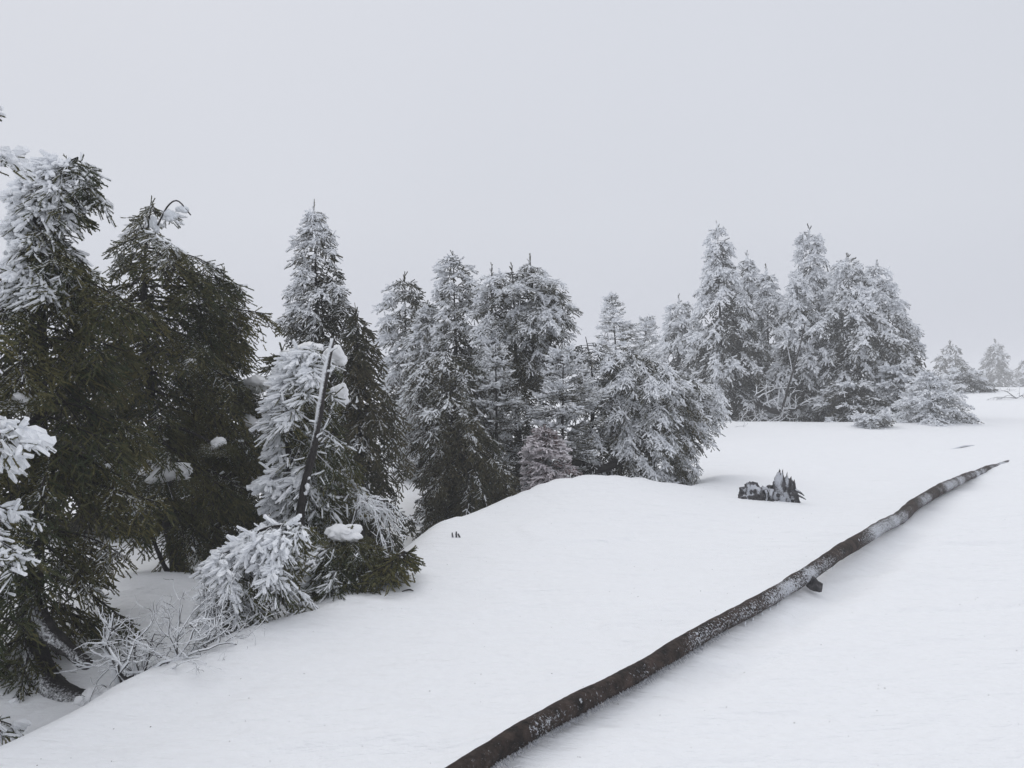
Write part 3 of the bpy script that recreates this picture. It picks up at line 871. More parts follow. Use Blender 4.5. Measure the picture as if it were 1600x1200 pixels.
spruce('spruce_bush', 'small rusty pink frosted spruce seedling on the snow brow', 11.4,
       ([(856, 790), (853, 720), (850, 670)],
        [(670, 842, 858), (700, 822, 885), (730, 817, 894), (755, 820, 892)]),
       'mid', trunk_r=0.02, cat='spruce bush', mat=M_PINK, frost=(0.56, 0.10, 0.1, 0.2), bough=0.9, per_m=110, hang=0.3, slope=(-0.2, 0.5), l2=(0.6, 0.22), bare=0.3)
m9 = spruce('spruce_tree', 'toppled spruce mounded over its bent trunk, white rime boughs hanging to the snow', 13.0,
       [([(905, 790), (925, 660), (925, 580), (915, 526)], [(526, 892, 945), (560, 884, 985), (620, 880, 1010), (700, 888, 1020), (750, 900, 1010)]),
        ([(960, 790), (985, 640), (990, 545)], [(543, 955, 1020), (575, 940, 1060), (640, 935, 1075), (700, 940, 1070), (750, 960, 1060)], dict(Y=12.7)),
        ([(1005, 790), (1040, 670), (1055, 575)], [(572, 1035, 1075), (610, 1010, 1100), (660, 1005, 1100), (710, 1005, 1090), (745, 1010, 1082)], dict(Y=12.9)),
        ([(1030, 760), (1072, 660), (1098, 598)], [(594, 1075, 1118), (620, 1060, 1132), (650, 1058, 1134), (690, 1050, 1104), (730, 1040, 1085)], dict(Y=13.3, per_m=60))],
       'mid', trunk_r=0.05, frost=(0.78, 0.26, 0.30, 0.25), under=0.9, inner=0.9, per_m=38, hang=0.9, slope=(0.1, 0.2), curve=0.75, tip=False, l2=(0.5, 0.36))
la = Acc()
tube(la, catmull([P(870, 745, 12.6), P(895, 724, 12.5), P(930, 734, 12.4), P(965, 722, 12.4), P(995, 696, 12.8)], 24), np.linspace(0.085, 0.05, 24), 10, fr=0.05, rough=0.15)
link('bent_trunk', la, M_BARK, m9)

# ---- hazier trees behind the middle group
spruce('spruce_tree', 'thin ragged spruce rising behind the toppled one, mostly bare branches', 24.0,
       ([(962, 640), (962, 550), (955, 463)],
        [(463, 950, 960), (490, 940, 984), (520, 934, 1002), (570, 930, 1010), (620, 935, 1010)]),
       'back', trunk_r=0.07, frost=(0.50, 0.2, 0.2, 0.2), per_m=30, hang=0.25, slope=(-0.1, 0.5), curve=0.05, bare=0.25, bough=0.8)
spruce('spruce_tree', 'stunted wispy spruce with upswept twigs beside the ragged one', 25.0,
       ([(1000, 640), (1004, 560), (1012, 496)],
        [(496, 1006, 1018), (520, 988, 1032), (560, 980, 1040), (610, 985, 1040)]),
       'back', trunk_r=0.05, frost=(0.50, 0.2, 0.2, 0.2), per_m=28, hang=0.15, slope=(0.1, 0.7), curve=0.0, bare=0.3, bough=0.8)

# ---- the far group
FG = dict(inner=0.95, under=0.75, hang=1.0, slope=(-0.25, 0.1), curve=0.50, l2=(0.55, 0.75))
spruce('spruce_tree', 'pale ragged-topped spruce at the far group\'s left end', 34.0,
       ([(1062, 665), (1060, 560), (1060, 466)],
        [(466, 1048, 1072), (500, 1038, 1088), (560, 1032, 1096), (630, 1030, 1100)]), 'far', trunk_r=0.12, frost=(0.72, 0.26, 0.65, 0.2), per_m=17, **FG)
spruce('spruce_tree', 'tallest left-hand spire of the far frosted group', 30.0,
       ([(1130, 670), (1126, 520), (1121, 354)],
        [(354, 1114, 1128), (380, 1102, 1140), (420, 1100, 1147), (460, 1092, 1162), (500, 1080, 1176), (560, 1068, 1190), (610, 1062, 1196), (650, 1072, 1190)]), 'far', trunk_r=0.15, frost=(0.72, 0.26, 0.65, 0.2), per_m=22, **FG)
spruce('spruce_tree', 'narrow pale spruce with a dark tuft at its tip, just behind the left-hand spire', 34.0,
       ([(1172, 665), (1170, 520), (1167, 398)],
        [(398, 1163, 1171), (430, 1150, 1186), (480, 1148, 1192), (550, 1150, 1200), (640, 1150, 1202)]), 'far', trunk_r=0.13, frost=(0.72, 0.26, 0.65, 0.2), per_m=20, **FG)
spruce('spruce_tree', 'short spruce filling the dip between the two tall spires', 33.0,
       ([(1202, 665), (1200, 540), (1197, 420)],
        [(420, 1192, 1202), (450, 1183, 1216), (500, 1180, 1232), (560, 1175, 1238), (640, 1180, 1240)]), 'far', trunk_r=0.12, frost=(0.66, 0.26, 0.55, 0.2), per_m=20, **FG)
spruce('spruce_tree', 'flat-topped tall spire standing in the middle of the far group', 31.0,
       ([(1268, 670), (1268, 520), (1264, 358)],
        [(358, 1252, 1279), (385, 1246, 1285), (440, 1240, 1292), (480, 1235, 1310), (540, 1215, 1314), (600, 1205, 1322), (650, 1215, 1322)]), 'far', trunk_r=0.15, frost=(0.72, 0.26, 0.65, 0.2), per_m=22, **FG)
spruce('spruce_tree', 'shoulder-high spruce leaning on the left side of the flat-topped spire', 29.6,
       ([(1240, 670), (1244, 540), (1246, 424)],
        [(424, 1240, 1256), (450, 1233, 1263), (500, 1220, 1272), (560, 1202, 1282), (620, 1194, 1282)]), 'far', trunk_r=0.12, frost=(0.72, 0.26, 0.65, 0.2), per_m=20, **FG)
spruce('spruce_tree', 'round-topped spruce with wide drooping lower boughs in the far group', 29.0,
       ([(1322, 670), (1323, 540), (1323, 400)],
        [(400, 1306, 1342), (430, 1300, 1347), (470, 1300, 1372), (520, 1262, 1397), (560, 1272, 1402), (620, 1268, 1392), (650, 1288, 1390)]), 'far', trunk_r=0.15, frost=(0.72, 0.26, 0.65, 0.2), per_m=22, **FG)
spruce('spruce_tree', 'leaning spruce at the far group\'s right end, sloping down like a tent', 31.0,
       ([(1402, 670), (1386, 530), (1370, 412)],
        [(412, 1358, 1386), (450, 1350, 1392), (490, 1355, 1424), (540, 1360, 1437), (590, 1365, 1444), (640, 1380, 1442)]), 'far', trunk_r=0.14, frost=(0.72, 0.26, 0.65, 0.2), per_m=22, **FG)
BG = dict(cat='spruce bush', hang=0.5, slope=(-0.2, 0.4), curve=0.35, l2=(0.5, 0.4))
spruce('spruce_bush', 'low olive rounded spruce bush at the foot of the far group', 27.5,
       ([(1330, 675), (1330, 640), (1332, 598)],
        [(598, 1312, 1350), (615, 1292, 1374), (650, 1285, 1386)]), 'far', trunk_r=0.06, frost=(0.36, 0.2, 0.2, 0.25), per_m=60, bough=0.85, **BG)
spruce('spruce_bush', 'dome-shaped bush of bent frosted twigs beside the olive one', 27.5,
       ([(1402, 675), (1400, 630), (1398, 570)],
        [(570, 1385, 1414), (590, 1370, 1429), (640, 1372, 1432)]), 'far', trunk_r=0.06, frost=(0.52, 0.3, 0.2, 0.25), per_m=50, bare=0.1, bough=0.85, **BG)
spruce('spruce_bush', 'spreading white spruce sunk in the drift in front of the far group', 24.5,
       ([(1468, 690), (1460, 640), (1450, 582)],
        [(582, 1442, 1458), (610, 1416, 1490), (640, 1404, 1514), (668, 1400, 1534)]), 'back', trunk_r=0.06, frost=(0.78, 0.25, 0.15, 0.2), per_m=50, bough=0.85, cat='spruce bush', hang=0.45, slope=(-0.15, 0.45), curve=0.3, l2=(0.6, 0.5), bare=0.1)
spruce('spruce_bush', 'small frosted sprig poking from the snow before the spreading bush', 23.6,
       ([(1385, 675), (1370, 655), (1350, 650)],
        [(642, 1345, 1385), (655, 1340, 1388), (672, 1340, 1380)]), 'back', trunk_r=0.02, frost=(0.55, 0.25, 0.1, 0.2), per_m=60, bough=0.85, cat='spruce bush', hang=0.4, slope=(-0.1, 0.3), curve=0.2, l2=(0.6, 0.3), bare=0.2)
# ---- the lone trees fading into the fog
spruce('spruce_tree', 'fog-faded tent-shaped spruce behind the spreading bush', 85.0,
       ([(1490, 630), (1487, 590), (1484, 537)],
        [(537, 1480, 1490), (560, 1460, 1510), (590, 1450, 1522), (615, 1450, 1528)]), 'faint', trunk_r=0.12, frost=(0.62, 0.25, 0.3, 0.2), per_m=13, **FG)
spruce('spruce_bush', 'hooped bush of bowed grey twigs where the slope meets the fog', 46.0,
       ([(1512, 645), (1508, 610), (1505, 577)],
        [(576, 1490, 1525), (598, 1476, 1546), (630, 1480, 1552)]), 'far', trunk_r=0.08, frost=(0.60, 0.25, 0.2, 0.2), per_m=36, bare=0.15, bough=0.85, **BG)
spruce('spruce_tree', 'faint conical spruce standing alone on the fog-bound slope', 115.0,
       ([(1557, 625), (1556, 580), (1555, 533)],
        [(533, 1551, 1559), (560, 1538, 1576), (600, 1534, 1584), (615, 1534, 1584)]), 'faint', trunk_r=0.12, frost=(0.62, 0.25, 0.3, 0.2), per_m=13, **FG)
spruce('spruce_tree', 'faintest spruce, half cut off by the right edge of the picture', 130.0,
       ([(1607, 625), (1606, 590), (1604, 556)],
        [(556, 1600, 1608), (575, 1588, 1622), (605, 1582, 1632)]), 'faint', trunk_r=0.12, frost=(0.62, 0.25, 0.3, 0.2), per_m=13, **FG)

# ------------------------------------------------------------------ bare wood
def twig_tree(acc, p, d, ln, r, depth, bend=0.5, fr=0.2, kids=(2, 4), gravity=0.1):
    """a forking bare twig"""
    n = 6
    pts = [np.array(p, float)]
    dd = unit(np.array(d, float))
    for k in range(n):
        dd = unit(dd + rng.normal(0, bend * 0.25, 3) + np.array([0, 0, -gravity * 0.3]))
        pts.append(pts[-1] + dd * ln / n)
    pts = np.array(pts)
    tube(acc, pts, np.linspace(r, r * 0.45, n + 1), 5, fr=fr, fk=0.55)
    if depth > 0:
        for _ in range(rng.integers(kids[0], kids[1] + 1)):
            k = rng.integers(1, n + 1)
            t = unit(pts[k] - pts[k - 1])
            nd = unit(t + rng.normal(0, 0.65, 3))
            twig_tree(acc, pts[k], nd, ln * (0.45 + 0.3 * rng.random()), r * 0.6, depth - 1, bend, fr, kids, gravity)

# bare leaning pole beside the rimed spruce
pole_path = catmull([P(466, 830, 6.2), P(476, 760, 6.2), P(492, 690, 6.2), (P(503, 620, 6.2)), P(511, 570, 6.2), P(520, 529, 6.2)], 30)
pole_path[0, 2] = gz1(pole_path[0, 0], pole_path[0, 1]) - 0.05
acc = Acc()
tube(acc, pole_path, np.linspace(0.036, 0.022, 30), 12, fr=np.interp(np.linspace(0, 1, 30), [0, 0.2, 0.5, 1], [-0.2, 0.05, 0.40, 0.55]), fk=0.30, rough=0.30)
pole = link('leaning_pole', acc, M_TWIG)
tag(pole, 'bare leaning dead stem, dark at the foot and crusted white higher up', 'dead trunk')
acc = Acc()
for (k, dx, dz) in ((26, 0.05, 0.02), (22, 0.045, 0.0), (20, -0.05, 0.02), (17, -0.06, 0.02), (24, -0.03, 0.03), (14, -0.05, 0.01), (12, 0.05, 0.03)):
    p = pole_path[k]
    tube(acc, catmull([p, p + np.array([dx * 0.6, -0.02, dz]), p + np.array([dx * 1.3, -0.03, dz * 1.6])], 5), np.linspace(0.014, 0.008, 5), 6, fr=0.7, rough=0.2)
o = link('branch_stub', acc, M_TWIG, None); o.parent = pole; o['kind'] = 'stuff'
# dark dead stems behind it
for lab, pts, r in (('straight black dead stem standing behind the leaning rimed one', [(497, 830, 7.6), (499, 700, 7.6), (500, 560, 7.6)], 0.036),
                    ('short black stem rising through the gap under the bowed rimed spruce', [(527, 860, 6.9), (528, 800, 6.9), (532, 740, 6.9)], 0.030),
                    ('thin grey sapling stem under the weeping spruce', [(568, 850, 7.2), (566, 800, 7.2), (568, 740, 7.2)], 0.018)):
    w = [P(*p) for p in pts]
    w[0][2] = gz1(w[0][0], w[0][1]) - 0.05
    acc = Acc(); tube(acc, catmull(w, 14), np.linspace(r, r * 0.75, 14), 9, fr=-0.1, rough=0.15)
    tag(link('dead_tree', acc, M_BARK), lab, 'dead trunk')

# arched frosted twigs over the green clump
acc = Acc()
b0 = P(540, 850, 6.3); b0[2] = gz1(b0[0], b0[1])
root = thing('arched_branch', 'bare arched branches furred with frost beside the round snow cap', 'branch', b0)
for end in ((622, 810), (625, 835), (612, 790), (600, 850), (618, 862), (590, 815)):
    arc = catmull([b0, P(556, 800, 6.3 + rng.normal(0, .1)), P((560 + end[0]) / 2, 780 + rng.random() * 12, 6.3 + rng.normal(0, .15)), P(end[0], end[1], 6.3 + rng.normal(0, .25))], 16)
    tube(acc, arc, np.linspace(0.012, 0.005, 16), 6, fr=0.3, fk=0.5)
    for k in range(5, 16):
        for _ in range(2):
            twig_tree(acc, arc[k], unit(arc[min(k + 1, 15)] - arc[k - 1]) + rng.normal(0, 0.5, 3) + np.array([0, 0, -0.5]), 0.07 + 0.06 * rng.random(), 0.006, 1, fr=0.8, kids=(1, 3))
link('twigs', acc, M_TWIG, root, kind='stuff')

# the brush pile in the hollow
b0 = P(215, 1075, 4.55); b0[2] = gz1(b0[0], b0[1])
brush = thing('dead_brush', 'tangle of dead frosted branches lying in the hollow against the drift', 'dead branches', b0)
for (x, y, Y0, dx, dy, dz, ln, r) in ((190, 1080, 4.6, -0.05, 0.0, 0.55, 0.40, 0.028), (205, 1085, 4.55, 0.10, -0.1, 0.5, 0.36, 0.022), (195, 1095, 4.5, 0.9, 0.1, 0.25, 0.55, 0.018), (210, 1060, 4.7, 0.9, 0.15, 0.05, 0.55, 0.016),
                                      (235, 1062, 4.35, 0.8, 0.3, 0.45, 0.42, 0.016), (262, 1050, 4.4, 0.7, 0.2, 0.5, 0.36, 0.014), (295, 1035, 4.5, 0.5, 0.1, 0.6, 0.28, 0.013), (280, 1042, 4.45, -0.6, 0.1, 0.5, 0.34, 0.013), (320, 1024, 4.6, 0.7, 0.1, 0.35, 0.26, 0.012), (225, 1075, 4.5, 0.6, -0.3, 0.0, 0.4, 0.012), (320, 1010, 4.95, 0.5, 0.0, 0.5, 0.3, 0.014),
                                      (250, 1070, 4.55, -0.7, 0.2, 0.35, 0.35, 0.012), (330, 1020, 4.9, 0.9, -0.1, 0.0, 0.25, 0.010)):
    p = P(x, y, Y0); p[2] = gz1(p[0], p[1]) - 0.01
    for k in range(3):
        acc = Acc()
        pp = p + np.array([rng.normal(0, 0.05), rng.normal(0, 0.05), 0.0]) * k
        twig_tree(acc, pp, (dx + rng.normal(0, .2) * k, dy + rng.normal(0, .2) * k, dz), ln, r * (0.85 - 0.2 * k), 3, 1.0, fr=0.62, kids=(2, 4), gravity=0.12)
        link('branch', acc, M_TWIG, brush)
acc = Acc()
for k, (x, y, Y0, w, h) in enumerate(((235, 1050, 4.7, 46, 26), (290, 1030, 4.8, 50, 24), (325, 985, 5.0, 40, 26), (200, 1020, 4.7, 22, 40), (150, 1085, 4.5, 60, 40), (265, 1075, 4.6, 40, 16))):
    ca = Acc(); p = P(x, y, Y0)
    p[2] = min(p[2], gz1(p[0], p[1]) + 0.10)
    clump(ca, p, (w / F_PX * Y0, w / F_PX * Y0 * 0.7, h / F_PX * Y0), k * 2.1, lump=0.35)
    link('snow_cap', ca, M_CAP, brush)
# a dark twig standing in front of it
acc = Acc()
p = P(225, 1092, 4.35); p[2] = gz1(p[0], p[1])
twig_tree(acc, p, (0.25, -0.1, 0.9), 0.16, 0.006, 2, 0.5, fr=-0.1, kids=(2, 3), gravity=0)
tag(link('twig', acc, M_TWIG), 'single dark twig sticking out of the drift below the dead brush', 'twig')
# curved dark limbs in the hollow below the second spruce
for lab, pts, r in (('crooked dark limb bending down into the shaded hollow', [(238, 838, 6.7), (250, 870, 6.6), (262, 892, 6.6), (285, 905, 6.5)], 0.022),
                    ('grey curved stem holding up the arching rimed bush', [(322, 962, 5.15), (334, 930, 5.1), (346, 905, 5.15), (368, 885, 5.2)], 0.018)):
    acc = Acc(); tube(acc, catmull([P(*p) for p in pts], 16), np.linspace(r * 0.8, r, 16), 8, fr=0.0, rough=0.2)
    tag(link('crooked_limb', acc, M_BARK), lab, 'dead branch')

# dead wood at the foot of the far group
acc = Acc()
b0 = P(1195, 655, 28.5); b0[2] = gz1(b0[0], b0[1])
root = thing('fallen_branch', 'long bowed dead limb lying under the far frosted group', 'dead branch', b0)
tube(acc, catmull([P(1180, 618, 28.6), P(1186, 632, 28.5), P(1205, 641, 28.4), P(1230, 642, 28.4), P(1252, 633, 28.5), P(1280, 622, 28.7)], 24), np.linspace(0.14, 0.05, 24), 8, fr=0.15, rough=0.15)
link('limb', acc, M_BARK, root)
acc = Acc()
for x, y in ((1185, 625), (1192, 636), (1205, 640), (1215, 641), (1235, 640), (1250, 633), (1182, 622), (1210, 641)):
    twig_tree(acc, P(x, y, 28.4), (rng.normal(0, .5), -0.3, 0.7), 0.8, 0.035, 2, 0.9, fr=0.7, kids=(2, 3), gravity=0)
link('twigs', acc, M_TWIG, root, kind='stuff')
acc = Acc()
tube(acc, catmull([P(1222, 640, 28.2), P(1236, 590, 28.0), P(1250, 540, 28.0), P(1258, 505, 28.0)], 16), np.linspace(0.045, 0.02, 16), 7, fr=0.1, rough=0.15)
twig_tree(acc, P(1238, 580, 28.0), (-0.3, -0.2, 1), 1.2, 0.03, 2, 0.4, fr=0.35)
twig_tree(acc, P(1240, 575, 28.0), (0.5, -0.2, 0.5), 0.7, 0.025, 2, 0.4, fr=0.35)
tag(link('dead_tree', acc, M_TWIG), 'pale forked dead stem slanting up before the flat-topped spire', 'dead trunk')
acc = Acc()
for k in range(9):
    p = P(1150 + 8 * k, 655, 27.3); p[2] = gz1(p[0], p[1]) - 0.02
    twig_tree(acc, p, (rng.normal(0, .8), -0.2, 0.5), 0.55, 0.02, 2, 0.9, fr=0.5, kids=(2, 4), gravity=0)
tag(link('brushwood', acc, M_TWIG), 'low frosted brushwood along the snow edge below the bowed limb', 'dead branches')['kind'] = 'stuff'
acc = Acc()
p = P(1570, 612, 40.0)
for dx, dz in ((-1.0, 0.25), (-0.8, 0.5), (0.9, 0.3)):
    twig_tree(acc, (p[0] + 0.6, p[1], gz1(p[0] + .6, p[1]) + 0.02), (dx, -0.1, dz), 0.9, 0.03, 2, 0.5, fr=0.35, gravity=0.15)
tag(link('bare_branch', acc, M_TWIG), 'bare bowed branch on the slope crest near the faint conical spruce', 'dead branch')

# ------------------------------------------------------------------ the fallen pole across the snow
path = catmull(LOG_C, 300)
for _ in range(420):
    path[1:-1] = 0.5 * path[1:-1] + 0.25 * (path[:-2] + path[2:])
for k_, a_ in ((4.1, 0.006), (1.9, 0.010)):
    path[:, 2] += a_ * np.sin(path[:, 1] * k_ + 1.0); path[:, 0] += a_ * np.sin(path[:, 1] * k_ * 1.3)
tpar = np.linspace(0, 1, 300)
rad = np.interp(path[:, 1], [2.0, 3.2, 5.0, 6.0, 8.5, 11.5, 13, 14.5, 16.5], [0.046, 0.047, 0.052, 0.058, 0.068, 0.074, 0.060, 0.050, 0.030])
rad = rad * (1 + 0.025 * wobble(path, 3.1, 0.3))
# whorls of old branch scars make slight swellings
for y0 in (3.55, 4.45, 5.05, 5.85, 6.95, 8.0, 9.3, 10.8):
    rad = rad * (1 + 0.06 * np.exp(-((path[:, 1] - y0) / 0.09) ** 2))
fr = 0.05 + 0.16 * wobble(path, 1.3, 2.2) + 0.10 * wobble(path, 4.3, 1.2)
for y0, w, s in ((5.0, 0.40, 0.13), (5.8, 0.45, 0.20), (7.95, 0.75, 0.28), (9.5, 0.4, 0.15), (11.5, 0.8, 0.27), (12.9, 0.5, 0.12), (14.8, 1.2, 0.27)):
    fr = fr + s * np.exp(-((path[:, 1] - y0) / w) ** 2)
fr = fr + 0.05
side_dir = unit(np.array([0.45, -0.75, 0.35]))
log_root = thing('fallen_pole', 'long slim brown fallen trunk with frosted patches lying diagonally across the snow', 'log', (path[0, 0], path[0, 1], 0.0))
acc = Acc()
tube(acc, path, rad, 28, fr=fr, fk=0.26, rough=0.07, fdir=side_dir)
link('trunk', acc, M_LOG, log_root)
acc = Acc()
k0 = int(np.argmin(np.abs(path[:, 1] - 5.92)))
p0 = path[k0] + unit(np.array([0.5, -0.6, -0.6])) * rad[k0] * 0.7
tube(acc, catmull([p0, p0 + np.array([0.035, -0.03, -0.035]), p0 + np.array([0.085, -0.05, -0.045])], 8), np.array([.034, .034, .034, .033, .032, .031, .03, .026]), 12, fr=0.05, rough=0.4)
link('branch_stub', acc, M_STUMP, log_root)
# whitish knot scars
for (yy, ang) in ((4.45, 0.3), (5.05, -0.2), (7.0, 0.1), (8.6, 0.4), (3.6, 0.0)):
    k = int(np.argmin(np.abs(path[:, 1] - yy)))
    c = path[k] + unit(np.array([0.42, -0.62, 0.45 + ang])) * rad[k] * 0.98
    acc = Acc(); n = unit(c - path[k])
    tube(acc, np.array([c - n * 0.01, c + n * 0.004, c + n * 0.007]), np.array([0.020, 0.017, 0.008]), 9, fr=0.25, rough=0.25)
    link('knot', acc, M_LOG, log_root)
# rime fringe and drops along the underside
acc = Acc()
N = 1500
kk = rng.integers(20, 150, N)
kk = kk[(path[kk, 1] > 2.9) & (path[kk, 1] < 4.75)]
N = len(kk)
dirs = np.stack([0.45 + 0.12 * rng.normal(size=N), -0.75 + 0.12 * rng.normal(size=N), -0.62 + 0.2 * rng.normal(size=N)], 1); dirs = unit(dirs)
base = path[kk] + unit(np.array([0.50, -0.66, -0.55])) * rad[kk][:, None] * 0.95 + rng.normal(0, 0.006, (N, 3))
spindles(acc, base, dirs, 0.012 + 0.022 * rng.random(N), 0.0018 + 0.002 * rng.random(N), np.full(N, 0.8), np.full(N, .5), sides=3)
link('rime_fringe', acc, M_CRUST, log_root, kind='stuff')
acc = Acc()
for yy in (4.95, 5.05, 5.18, 5.3, 5.42, 6.4, 6.8, 7.2):
    k = int(np.argmin(np.abs(path[:, 1] - yy)))
    p = path[k] + np.array([0.02, -0.02, -rad[k] * 0.9])
    tube(acc, np.array([p, p + [0, 0, -0.012], p + [0, 0, -0.030]]), np.array([0.006, 0.005, 0.001]), 6, fr=0.8)
link('icicles', acc, M_ICE, log_root, kind='stuff')

# ------------------------------------------------------------------ the broken root stump
SY = 10.2
def S(x, y, d=0.0):
    return P(1150 + x * 130 / 1600.0, 720 + y * 90 / 1108.0, SY + d)
b0 = S(700, 800); b0[2] = gz1(b0[0], b0[1])
stump = thing('broken_stump', 'jagged grey root stump with an upright splintered shard sticking out of the snow', 'stump', b0)
def piece(name, pts, rads, ridge=0.30, jag=0.0, fr=0.15, fk=0.5, sides=22, n=26):
    """a bit of torn wood: ridges run along it, and its end can be jagged"""
    path = catmull(pts, n)
    rad = np.interp(np.linspace(0, 1, n), np.linspace(0, 1, len(rads)), rads)
    T = unit(np.gradient(path, axis=0))
    ref = np.where(np.abs(T[:, 2:3]) > 0.9, np.array([[1.0, 0, 0]]), np.array([[0, 0, 1.0]]))
    B = unit(np.cross(T, ref)); C = np.cross(B, T)
    th = np.arange(sides) / sides * 2 * np.pi
    R = B[:, None] * np.cos(th)[None, :, None] + C[:, None] * np.sin(th)[None, :, None]
    rd = rng.normal(0, 1, sides); rd = (rd + np.roll(rd, 1) * 0.5) / 1.2
    q = path[:, None] + R * rad[:, None, None]
    rr = rad[:, None] * (1 + ridge * 0.5 * rd[None] * (0.6 + 0.5 * wobble(q, 9.0, 1.0)) + 0.22 * wobble(q, 14.0, 2.0) + 0.08 * rng.normal(size=(n, sides)))
    V = path[:, None] + R * np.maximum(rr, 0.003)[..., None]
    if jag:
        ext = np.abs(rng.normal(0, jag, sides))
        w = np.clip((np.linspace(0, 1, n) - 0.7) / 0.3, 0, 1)
        V = V + T[:, None] * (w[:, None] * ext[None])[..., None]
    i, j = np.meshgrid(np.arange(n - 1), np.arange(sides), indexing='ij')
    a = i * sides + j; b = i * sides + (j + 1) % sides
    Fc = np.concatenate([np.stack([a, b, b + sides], -1).reshape(-1, 3), np.stack([a, b + sides, a + sides], -1).reshape(-1, 3)])
    Vf = np.vstack([V.reshape(-1, 3), path[-1]])
    jj = np.arange(sides)
    Fc = np.vstack([Fc, np.stack([np.full(sides, n * sides), (n - 1) * sides + jj, (n - 1) * sides + (jj + 1) % sides], -1)])
    fd = unit(np.array([-0.2, -0.5, 0.7]))
    fa = np.append((fr + fk * (R @ fd) + 0.15 * wobble(q, 11.0, 3.0)).ravel(), fr)
    acc = Acc(); acc.add(Vf, Fc, fa)
    return link(name, acc, M_STUMP, stump)
def knotted(name, c, size, seed, fr=0.12):
    """a gnarled lump of root wood: folds run down its sides, deep pits between them"""
    nu, nv = 64, 34
    th = np.linspace(0, 2 * np.pi, nu, endpoint=False); ph = np.linspace(0.02, np.pi * 0.62, nv)
    TH, PH = np.meshgrid(th, ph)
    d = np.stack([np.sin(PH) * np.cos(TH), np.sin(PH) * np.sin(TH), np.cos(PH)], -1)
    fold = np.abs(np.sin(3.6 * TH + 1.4 * np.sin(2 * PH + seed) + seed)) ** 0.6
    r = 0.82 + 0.30 * wobble(d, 1.5, seed) + 0.22 * (fold - 0.6) * np.sin(PH) + 0.12 * wobble(d, 5.0, seed + 1) + 0.05 * wobble(d, 12.0, seed + 2)
    v = d * r[..., None] * np.asarray(size) / 2
    i, j = np.meshgrid(np.arange(nv - 1), np.arange(nu), indexing='ij')
    a = i * nu + j; b = i * nu + (j + 1) % nu
    Fc = np.concatenate([np.stack([a, a + nu, b + nu], -1).reshape(-1, 3), np.stack([a, b + nu, b], -1).reshape(-1, 3)])
    acc = Acc()
    acc.add(np.asarray(c) + v.reshape(-1, 3), Fc, (fr + 0.45 * (d @ unit(np.array([-0.3, -0.4, 0.8]))) - 0.10 * (0.6 - fold) + 0.25 * wobble(d, 4.0, seed)).ravel())
    return link(name, acc, M_STUMP, stump)
knotted('root', S(330, 760, .03), (0.40, 0.32, 0.44), 1.3)
knotted('root', S(620, 800, .05), (0.44, 0.34, 0.48), 4.1)
knotted('root', S(920, 900, .03), (0.42, 0.34, 0.50), 2.6)
piece('root', [S(205, 440, .06), S(290, 470, .06), S(400, 520, .06)], [.020, .030, .03], ridge=0.4)
piece('root', [S(560, 560, -.08), S(600, 700, -.12), S(570, 830, -.14)], [.026, .022, .012], ridge=0.4)
piece('root', [S(700, 560, -.08), S(670, 700, -.13), S(720, 860, -.15)], [.030, .024, .014], ridge=0.4)
piece('shard', [S(800, 880, -.02), S(820, 660), S(835, 450), S(855, 280)], [.075, .080, .066, .034], fr=0.32, jag=0.05, ridge=0.7, sides=22)
piece('shard', [S(960, 930, -.03), S(950, 700, .0), S(960, 520, .02), S(985, 390, .03)], [.080, .088, .066, .030], fr=0.26, jag=0.06, ridge=0.7)
piece('shard', [S(1120, 960, -.04), S(1070, 740), S(1050, 580, .03), S(1055, 470, .04)], [.060, .078, .062, .032], fr=0.18, jag=0.05, ridge=0.7, sides=22)
piece('shard', [S(1225, 960, -.04), S(1160, 800, -.02), S(1120, 620, .02)], [.016, .035, .04], ridge=0.4)
piece('splinter', [S(1130, 560), S(1230, 610, -.02), S(1310, 670, -.03)], [.018, .014, .006], ridge=0.3)
piece('splinter', [S(1130, 640), S(1250, 690, -.03), S(1345, 745, -.05)], [.016, .012, .005], ridge=0.3)

# ------------------------------------------------------------------ small things on the snow
acc = Acc()
p = P(713, 857, 7.45); p[2] = gz1(p[0], p[1])
for dx, h, r, lean in ((-0.035, 0.055, 0.012, -0.005), (0.0, 0.065, 0.013, 0.0), (0.035, 0.045, 0.012, -0.02)):
    q = p + np.array([dx, 0, -0.01])
    tube(acc, catmull([q, q + np.array([lean * .5, 0, h * .6]), q + np.array([lean, 0, h])], 6), np.linspace(r, r * .5, 6), 7, fr=0.25, rough=0.3)
tag(link('broken_twig', acc, M_STUMP), 'tiny frosted twig stub poking out of the open snow', 'twig')
acc = Acc()
p = P(605, 925, 6.0); p[2] = gz1(p[0], p[1]) - 0.01
twig_tree(acc, p, (0.5, 0.3, 0.6), 0.12, 0.004, 1, 0.3, fr=-0.1, kids=(1, 2), gravity=0)
tag(link('twig', acc, M_TWIG), 'thin brown twig stuck in the snow below the green clump', 'twig')
acc = Acc()
p = P(628, 936, 5.75); p[2] = gz1(p[0], p[1]) + 0.004
tube(acc, catmull([p, p + np.array([.05, .02, .008]), p + np.array([.085, .01, .002])], 6), np.array([.003, .005, .006, .006, .005, .003]), 6, fr=-.1)
tag(link('twig', acc, M_TWIG), 'short dark twig lying flat on the snow', 'twig')
acc = Acc()
pts = []
for x, y, Yd, dz in ((1478, 706, 17.5, -0.045), (1495, 701, 18.2, 0.0), (1510, 699, 18.6, 0.008), (1530, 702, 18.8, -0.045)):
    q = P(x, y, Yd); q[2] = gz1(q[0], q[1]) + dz; pts.append(q)
tube(acc, catmull(pts, 14), np.linspace(0.03, 0.035, 14), 8, fr=0.55, rough=0.2)
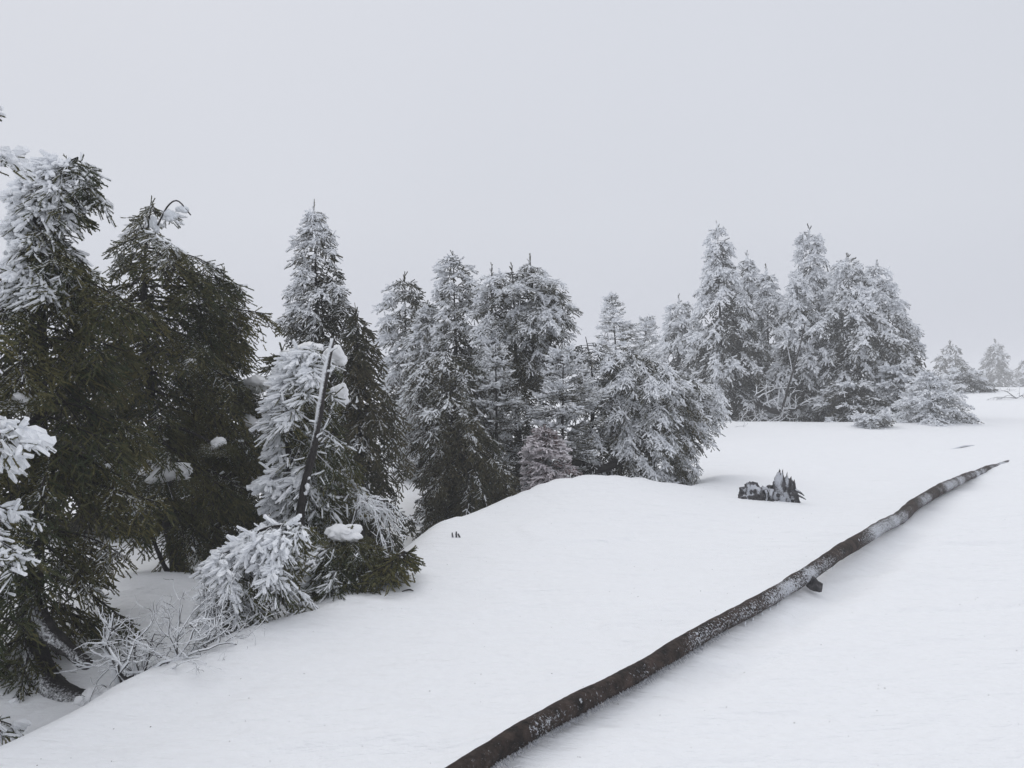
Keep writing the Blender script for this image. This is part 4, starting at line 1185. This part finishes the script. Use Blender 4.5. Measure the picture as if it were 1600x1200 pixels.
tag(link('buried_branch', acc, M_STUMP), 'short arc of a buried branch just showing through the snow beyond the pole', 'dead branch')
acc = Acc()
p = P(1118, 668, 24.0); p[2] = gz1(p[0], p[1]) - 0.02
for _ in range(5):
    twig_tree(acc, p + np.array([rng.normal(0, .2), 0, 0]), (rng.normal(0, .9), -0.3, 0.35), 0.45, 0.014, 2, 0.8, fr=0.45, gravity=0.05)
tag(link('twig', acc, M_TWIG), 'sprawling pale twig on the snow between the toppled spruce and far group', 'twig')

# needle litter blown over the snow
N = 420
xs = rng.uniform(-2.2, 9, N * 3); ys = 2.6 + rng.random(N * 3) ** 1.3 * 16
s, _ = lip_side(xs, ys)
ok = (s < -0.05) & (np.abs(xs) < 0.72 * ys)
xs, ys = xs[ok][:N], ys[ok][:N]
N = len(xs)
zs = gz(xs, ys) + 0.002
th = rng.random(N) * 6.28
ln = 0.004 + 0.010 * rng.random(N) ** 2; wd = 0.0012 + 0.0012 * rng.random(N)
c = np.stack([xs, ys, zs], 1)
dx = np.stack([np.cos(th), np.sin(th), 0.25 * rng.random(N)], 1)
spindles_acc = Acc()
spindles(spindles_acc, c - dx * ln[:, None] * 0.5, unit(dx), ln, wd, np.zeros(N), np.full(N, .5), sides=3)
lit = link('needle_litter', spindles_acc, M_LITTER, kind='stuff')
tag(lit, 'brown spruce needles and bark crumbs scattered over the snow', 'litter')

# ------------------------------------------------------------------ fog
bm_v = np.array([(x, y, z) for z in (float(GZ.min()) - 1.0, 10.2) for y in (-340, 340) for x in (-340, 340)], float)
bm_f = [(0, 2, 3), (0, 3, 1), (4, 5, 7), (4, 7, 6), (0, 1, 5), (0, 5, 4), (2, 6, 7), (2, 7, 3), (0, 4, 6), (0, 6, 2), (1, 3, 7), (1, 7, 5)]
m = bpy.data.materials.new('fog')
m.use_nodes = True
m.node_tree.nodes.clear()
fo = m.node_tree.nodes.new('ShaderNodeOutputMaterial')
fv = m.node_tree.nodes.new('ShaderNodeVolumePrincipled')
fv.inputs['Color'].default_value = (0.97, 0.975, 0.985, 1)
fv.inputs['Density'].default_value = 0.0038
fv.inputs['Anisotropy'].default_value = 0.0
m.node_tree.links.new(fv.outputs[0], fo.inputs['Volume'])
acc = Acc(); acc.add(bm_v, bm_f)
haze = link('haze', acc, m, smooth=False, kind='stuff')
tag(haze, 'pale winter fog hanging over the whole slope', 'fog')
print('TRISUM', {k: sum(v for n, v in TRIS.items() if n.split('.')[0] == k) for k in set(n.split('.')[0] for n in TRIS)})
print('TRIANGLES', sum(TRIS.values()), sorted(((v, k) for k, v in TRIS.items()), reverse=True)[:12])
